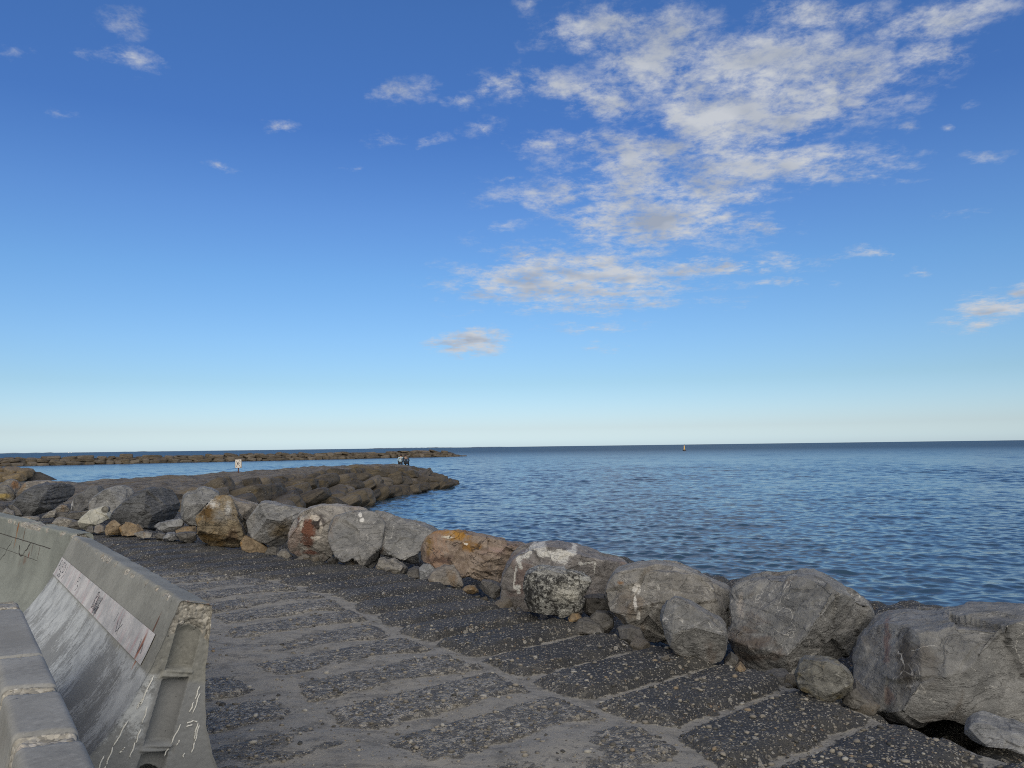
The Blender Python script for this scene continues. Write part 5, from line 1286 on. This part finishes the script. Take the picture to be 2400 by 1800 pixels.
def seated_person(pos, rz, lean, label, shirt, trousers, hair_col, skin, broad=1.0, arm_out=0.0):
    """sits on a ledge facing +y (away from the promenade)"""
    o = empty("person", pos, rz); tag(o, label, "person")
    def T(x, y, z): return (x + lean * max(z - .1, 0), y, z)
    V = []; E = []
    def v(p, r, r2=None): V.append((p, r, r2 or r)); return len(V) - 1
    pel = v(T(0, 0, .10), .135 * broad, .115); ab = v(T(0, .02, .24), .125 * broad, .10); chs = v(T(0, .05, .42), .145 * broad, .105); shd = v(T(0, .08, .52), .11, .08)
    nk = v(T(0, .10, .585), .05); jaw = v(T(0, .135, .64), .062, .07); hd = v(T(0, .125, .72), .078, .095); crown = v(T(0, .115, .79), .055, .065)
    nose = v(T(0, .222, .69), .013)
    E += [(pel, ab), (ab, chs), (chs, shd), (shd, nk), (nk, jaw), (jaw, hd), (hd, crown), (hd, nose)]
    jl = {}
    for s in (-1, 1):
        ear = v(T(s * .088, .12, .70), .014); E.append((hd, ear))
        sh = v(T(s * .17 * broad, .08, .50), .058); el = v(T(s * (.245 + arm_out), .10, .26), .043); wr = v(T(s * .16, .30, .17), .030); pm = v(T(s * .13, .365, .155), .032, .018)
        E += [(shd, sh), (sh, el), (el, wr), (wr, pm)]
        for k, (dx, ln) in enumerate(((-.026, .068), (-.009, .078), (.009, .074), (.025, .058))):
            a = v(T(s * .13 + dx, .40, .150), .009); b = v(T(s * .13 + dx * 1.15, .40 + ln * .55, .140), .008); c = v(T(s * .13 + dx * 1.2, .40 + ln * .9, .122), .006)
            E += [(pm, a), (a, b), (b, c)]
        t1 = v(T(s * .13 - s * .036, .37, .148), .009); t2 = v(T(s * .13 - s * .055, .40, .138), .007); E += [(pm, t1), (t1, t2)]
        hp = v(T(s * .10, .06, .085), .092); kn = v(T(s * .13, .46, .12), .062); an = v((s * .13, .50, -.28), .040); ft = v((s * .135, .60, -.335), .036, .03); to = v((s * .14, .68, -.345), .028, .022)
        E += [(pel, hp), (hp, kn), (kn, an), (an, ft), (ft, to)]
        jl[s] = (sh, el, wr, hp, kn, an)
    body = skin_body("body", V, E, pel, 2)
    link("body", body, flat_mat("skin", skin, .6, .08), o)
    def sub(name, ids, edges, grow, mat, root=0):
        VV = [(V[i][0], V[i][1] + grow, V[i][2] + grow) for i in ids]; ix = {a: k for k, a in enumerate(ids)}
        link(name, skin_body(name, VV, [(ix[a], ix[b]) for a, b in edges], root, 2), mat, o)
    sub("jacket", [pel, ab, chs, shd, *jl[-1][:3], *jl[1][:3]], [(pel, ab), (ab, chs), (chs, shd), (shd, jl[-1][0]), (jl[-1][0], jl[-1][1]), (jl[-1][1], jl[-1][2]), (shd, jl[1][0]), (jl[1][0], jl[1][1]), (jl[1][1], jl[1][2])], .022, flat_mat("cloth_top", shirt, .9, .25, 9, .5))
    sub("trousers", [pel, *jl[-1][3:], *jl[1][3:]], [(pel, jl[-1][3]), (jl[-1][3], jl[-1][4]), (jl[-1][4], jl[-1][5]), (pel, jl[1][3]), (jl[1][3], jl[1][4]), (jl[1][4], jl[1][5])], .014, flat_mat("cloth_trousers", trousers, .9, .2))
    # hair: a cap over the back and top of the skull
    S, Q = cs(14); c = np.array(T(0, .115, .735)); W = S * np.array([.098, .115, .110]); W = W + vnormals(W, Q) * (.010 * fbm(S * 5, 3))[:, None]
    W[:, 1] -= .018; W[:, 2] = np.where(S[:, 1] > .25, np.maximum(W[:, 2], .03), W[:, 2])
    o.scale = (1.15, 1.15, 1.15)
    link("hair", mesh_np("hair", W + c, Q), flat_mat("hair", hair_col, .6, .3, 40), o)
    return o
pA = at(938, 1087.5, 77.6); pB = at(951.5, 1088, 77.5)
seated_person((pA[0], pA[1], pA[2] + .06), .10, .12, "person in a pale blue jacket sitting on the jetty end", (.34, .48, .58), (.02, .02, .025), (.035, .022, .016), (.40, .26, .19))
seated_person((pB[0], pB[1], pB[2] + .06), -.05, -.10, "person in a dark navy jacket sitting on the jetty end", (.018, .034, .058), (.014, .018, .026), (.026, .012, .012), (.38, .25, .18), 1.12, .03)

# ------------------------------------------------------------------ buoy and far sails
def buoy():
    Y = 455.0
    b = at(1604, 1055, Y); b[2] = SEA
    o = empty("buoy", tuple(b)); tag(o, "yellow pillar buoy with a black float, far out on the open sea", "buoy")
    f = MB(); n = 24; V = []; Fc = []
    prof = [(0, -.5), (.85, -.5), (1.06, -.1), (1.08, .28), (.95, .46), (.4, .52), (0, .52)]
    f.tube([(0, 0, z) for r, z in prof], [max(r, .01) for r, z in prof], n)
    link("float", f.mesh("float", True), flat_mat("black_float", (.010, .010, .013), .5), o)
    t = MB()
    for k in range(4):
        a = k * math.pi / 2 + .4
        t.tube([(.48 * math.cos(a), .48 * math.sin(a), .5), (.16 * math.cos(a), .16 * math.sin(a), 3.2)], [.07, .05], 8)
    for z, r in ((1.2, .42), (2.0, .33), (2.8, .22)):
        ring = [(r * math.cos(q), r * math.sin(q), z) for q in np.linspace(0, 2 * math.pi, 17)]; t.tube(ring, .05, 6)
    pl = [(.44, .55), (.40, 1.4), (.26, 2.6), (.20, 3.0), (.16, 3.1)]
    t.tube([(0, 0, z) for r, z in pl], [r for r, z in pl], 16)
    link("tower", t.mesh("tower", True), flat_mat("yellow_buoy_paint", (.72, .47, .16), .5, .2, 3), o)
    l = MB(); l.tube([(0, 0, 3.1), (0, 0, 3.45)], [.13, .12], 12)
    link("lantern", l.mesh("lantern"), flat_mat("grey_lantern", (.16, .17, .17), .4), o)
    x = MB()
    for s in (-1, 1): x.tube([(s * -.22, 0, 3.55), (s * .22, 0, 4.05)], .05, 8)
    x.tube([(0, 0, 3.4), (0, 0, 3.8)], .04, 8)
    link("topmark", x.mesh("topmark"), flat_mat("topmark_grey", (.10, .11, .10), .5), o)
buoy()
def sailboat(px, Yd, size, label):
    p = at(px, 1055, Yd)
    o = empty("sailing_boat", (p[0], p[1], SEA)); o.rotation_euler = (0, 0, .6); tag(o, label, "sailboat", "distant sails on the horizon")
    h = MB(); st = [(-3.2, .9, .9), (-1, 1.15, .8), (1.5, .95, .9), (3.4, .05, 1.15)]
    V = []; Fc = []
    for x, w, z in st: V += [(x, -w, z), (x, -w * .5, -.3), (x, w * .5, -.3), (x, w, z)]
    for i in range(3):
        for j in range(4): Fc.append([i * 4 + j, i * 4 + (j + 1) % 4, (i + 1) * 4 + (j + 1) % 4, (i + 1) * 4 + j])
    Fc += [[0, 1, 2, 3], [12, 15, 14, 13]]
    h.add(np.array(V) * size, Fc); link("hull", h.mesh("hull"), M_SAILW, o)
    m = MB(); m.tube([(.3 * size, 0, .6 * size), (.3 * size, 0, 10 * size)], .1 * size, 8); link("mast", m.mesh("mast"), M_SAILW, o)
    for nm, tri in (("mainsail", [(.2, 0, 1.6), (.2, 0, 9.6), (-3.2, .5, 1.6)]), ("jib", [(.5, 0, 8.6), (.5, .1, 1.6), (3.3, .3, 1.3)])):
        s_ = MB(); a, b, c = [np.array(t) * size for t in tri]; n = np.array([0, .03 * size, 0])
        mid = (a + b + c) / 3 + np.array([0, .5 * size, 0])
        s_.add([a, b, c, mid, a + n, b + n, c + n, mid + n], [(0, 1, 3), (1, 2, 3), (2, 0, 3), (5, 4, 7), (6, 5, 7), (4, 6, 7), (0, 4, 5, 1), (1, 5, 6, 2), (2, 6, 4, 0)]); link(nm, s_.mesh(nm), M_SAILW, o)
M_SAILW = flat_mat("white_sailcloth", (.80, .80, .80), .7, .05)
sailboat(161, 4300, .95, "tiny white sailboat on the horizon, left one of the pair at the far left")
sailboat(167, 4500, .85, "tiny white sailboat on the horizon, right one of the pair at the far left")
# distant low shore
def coast():
    n = 420; pxs = np.linspace(-260, 1330, n); Yd = 9000.0
    hgt = np.zeros(n); x = pxs
    P = np.stack([x * .02, x * 0, x * 0], -1)
    nz = fbm(P, 4); nz2 = fbm(P * 6 + 3, 3)
    hgt = 3 + 6 * np.clip(nz + .25, 0, 1) + 5 * np.clip(nz2, 0, 1)
    hgt += 10 * np.exp(-((x - 18) / 14) ** 2) + 7 * np.exp(-((x - 70) / 10) ** 2) + 9 * np.exp(-((x - 104) / 5) ** 2) + 9 * np.exp(-((x - 325) / 10) ** 2)
    hgt += 11 * sstep(850, 885, x) * (1 - sstep(1010, 1080, x)) * (.7 + .8 * np.clip(nz2, -.5, 1)) + 5 * sstep(1100, 1110, x) * (1 - sstep(1150, 1200, x))
    hgt *= .62 * (1 - sstep(1220, 1320, x))
    V = []
    for i, p in enumerate(pxs):
        a = at(p, 1050, Yd); b = at(p, 1050, Yd + 500)
        V += [(a[0], a[1], SEA - 2), (a[0], a[1] + 40, SEA + hgt[i] * .75), (a[0], a[1] + 120, SEA + hgt[i]), (b[0], b[1], SEA + hgt[i] * .6), (b[0], b[1], SEA - 2)]
    o = link("far_shore", mesh_np("far_shore", np.array(V), grid_quads(n, 5)), flat_mat("hazy_shore", (.13, .17, .21), .9, .2, .004, 0))  # haze of distance put into the blue-grey base colour
    tag(o, "thin low far shore on the horizon", kind='structure')
coast()
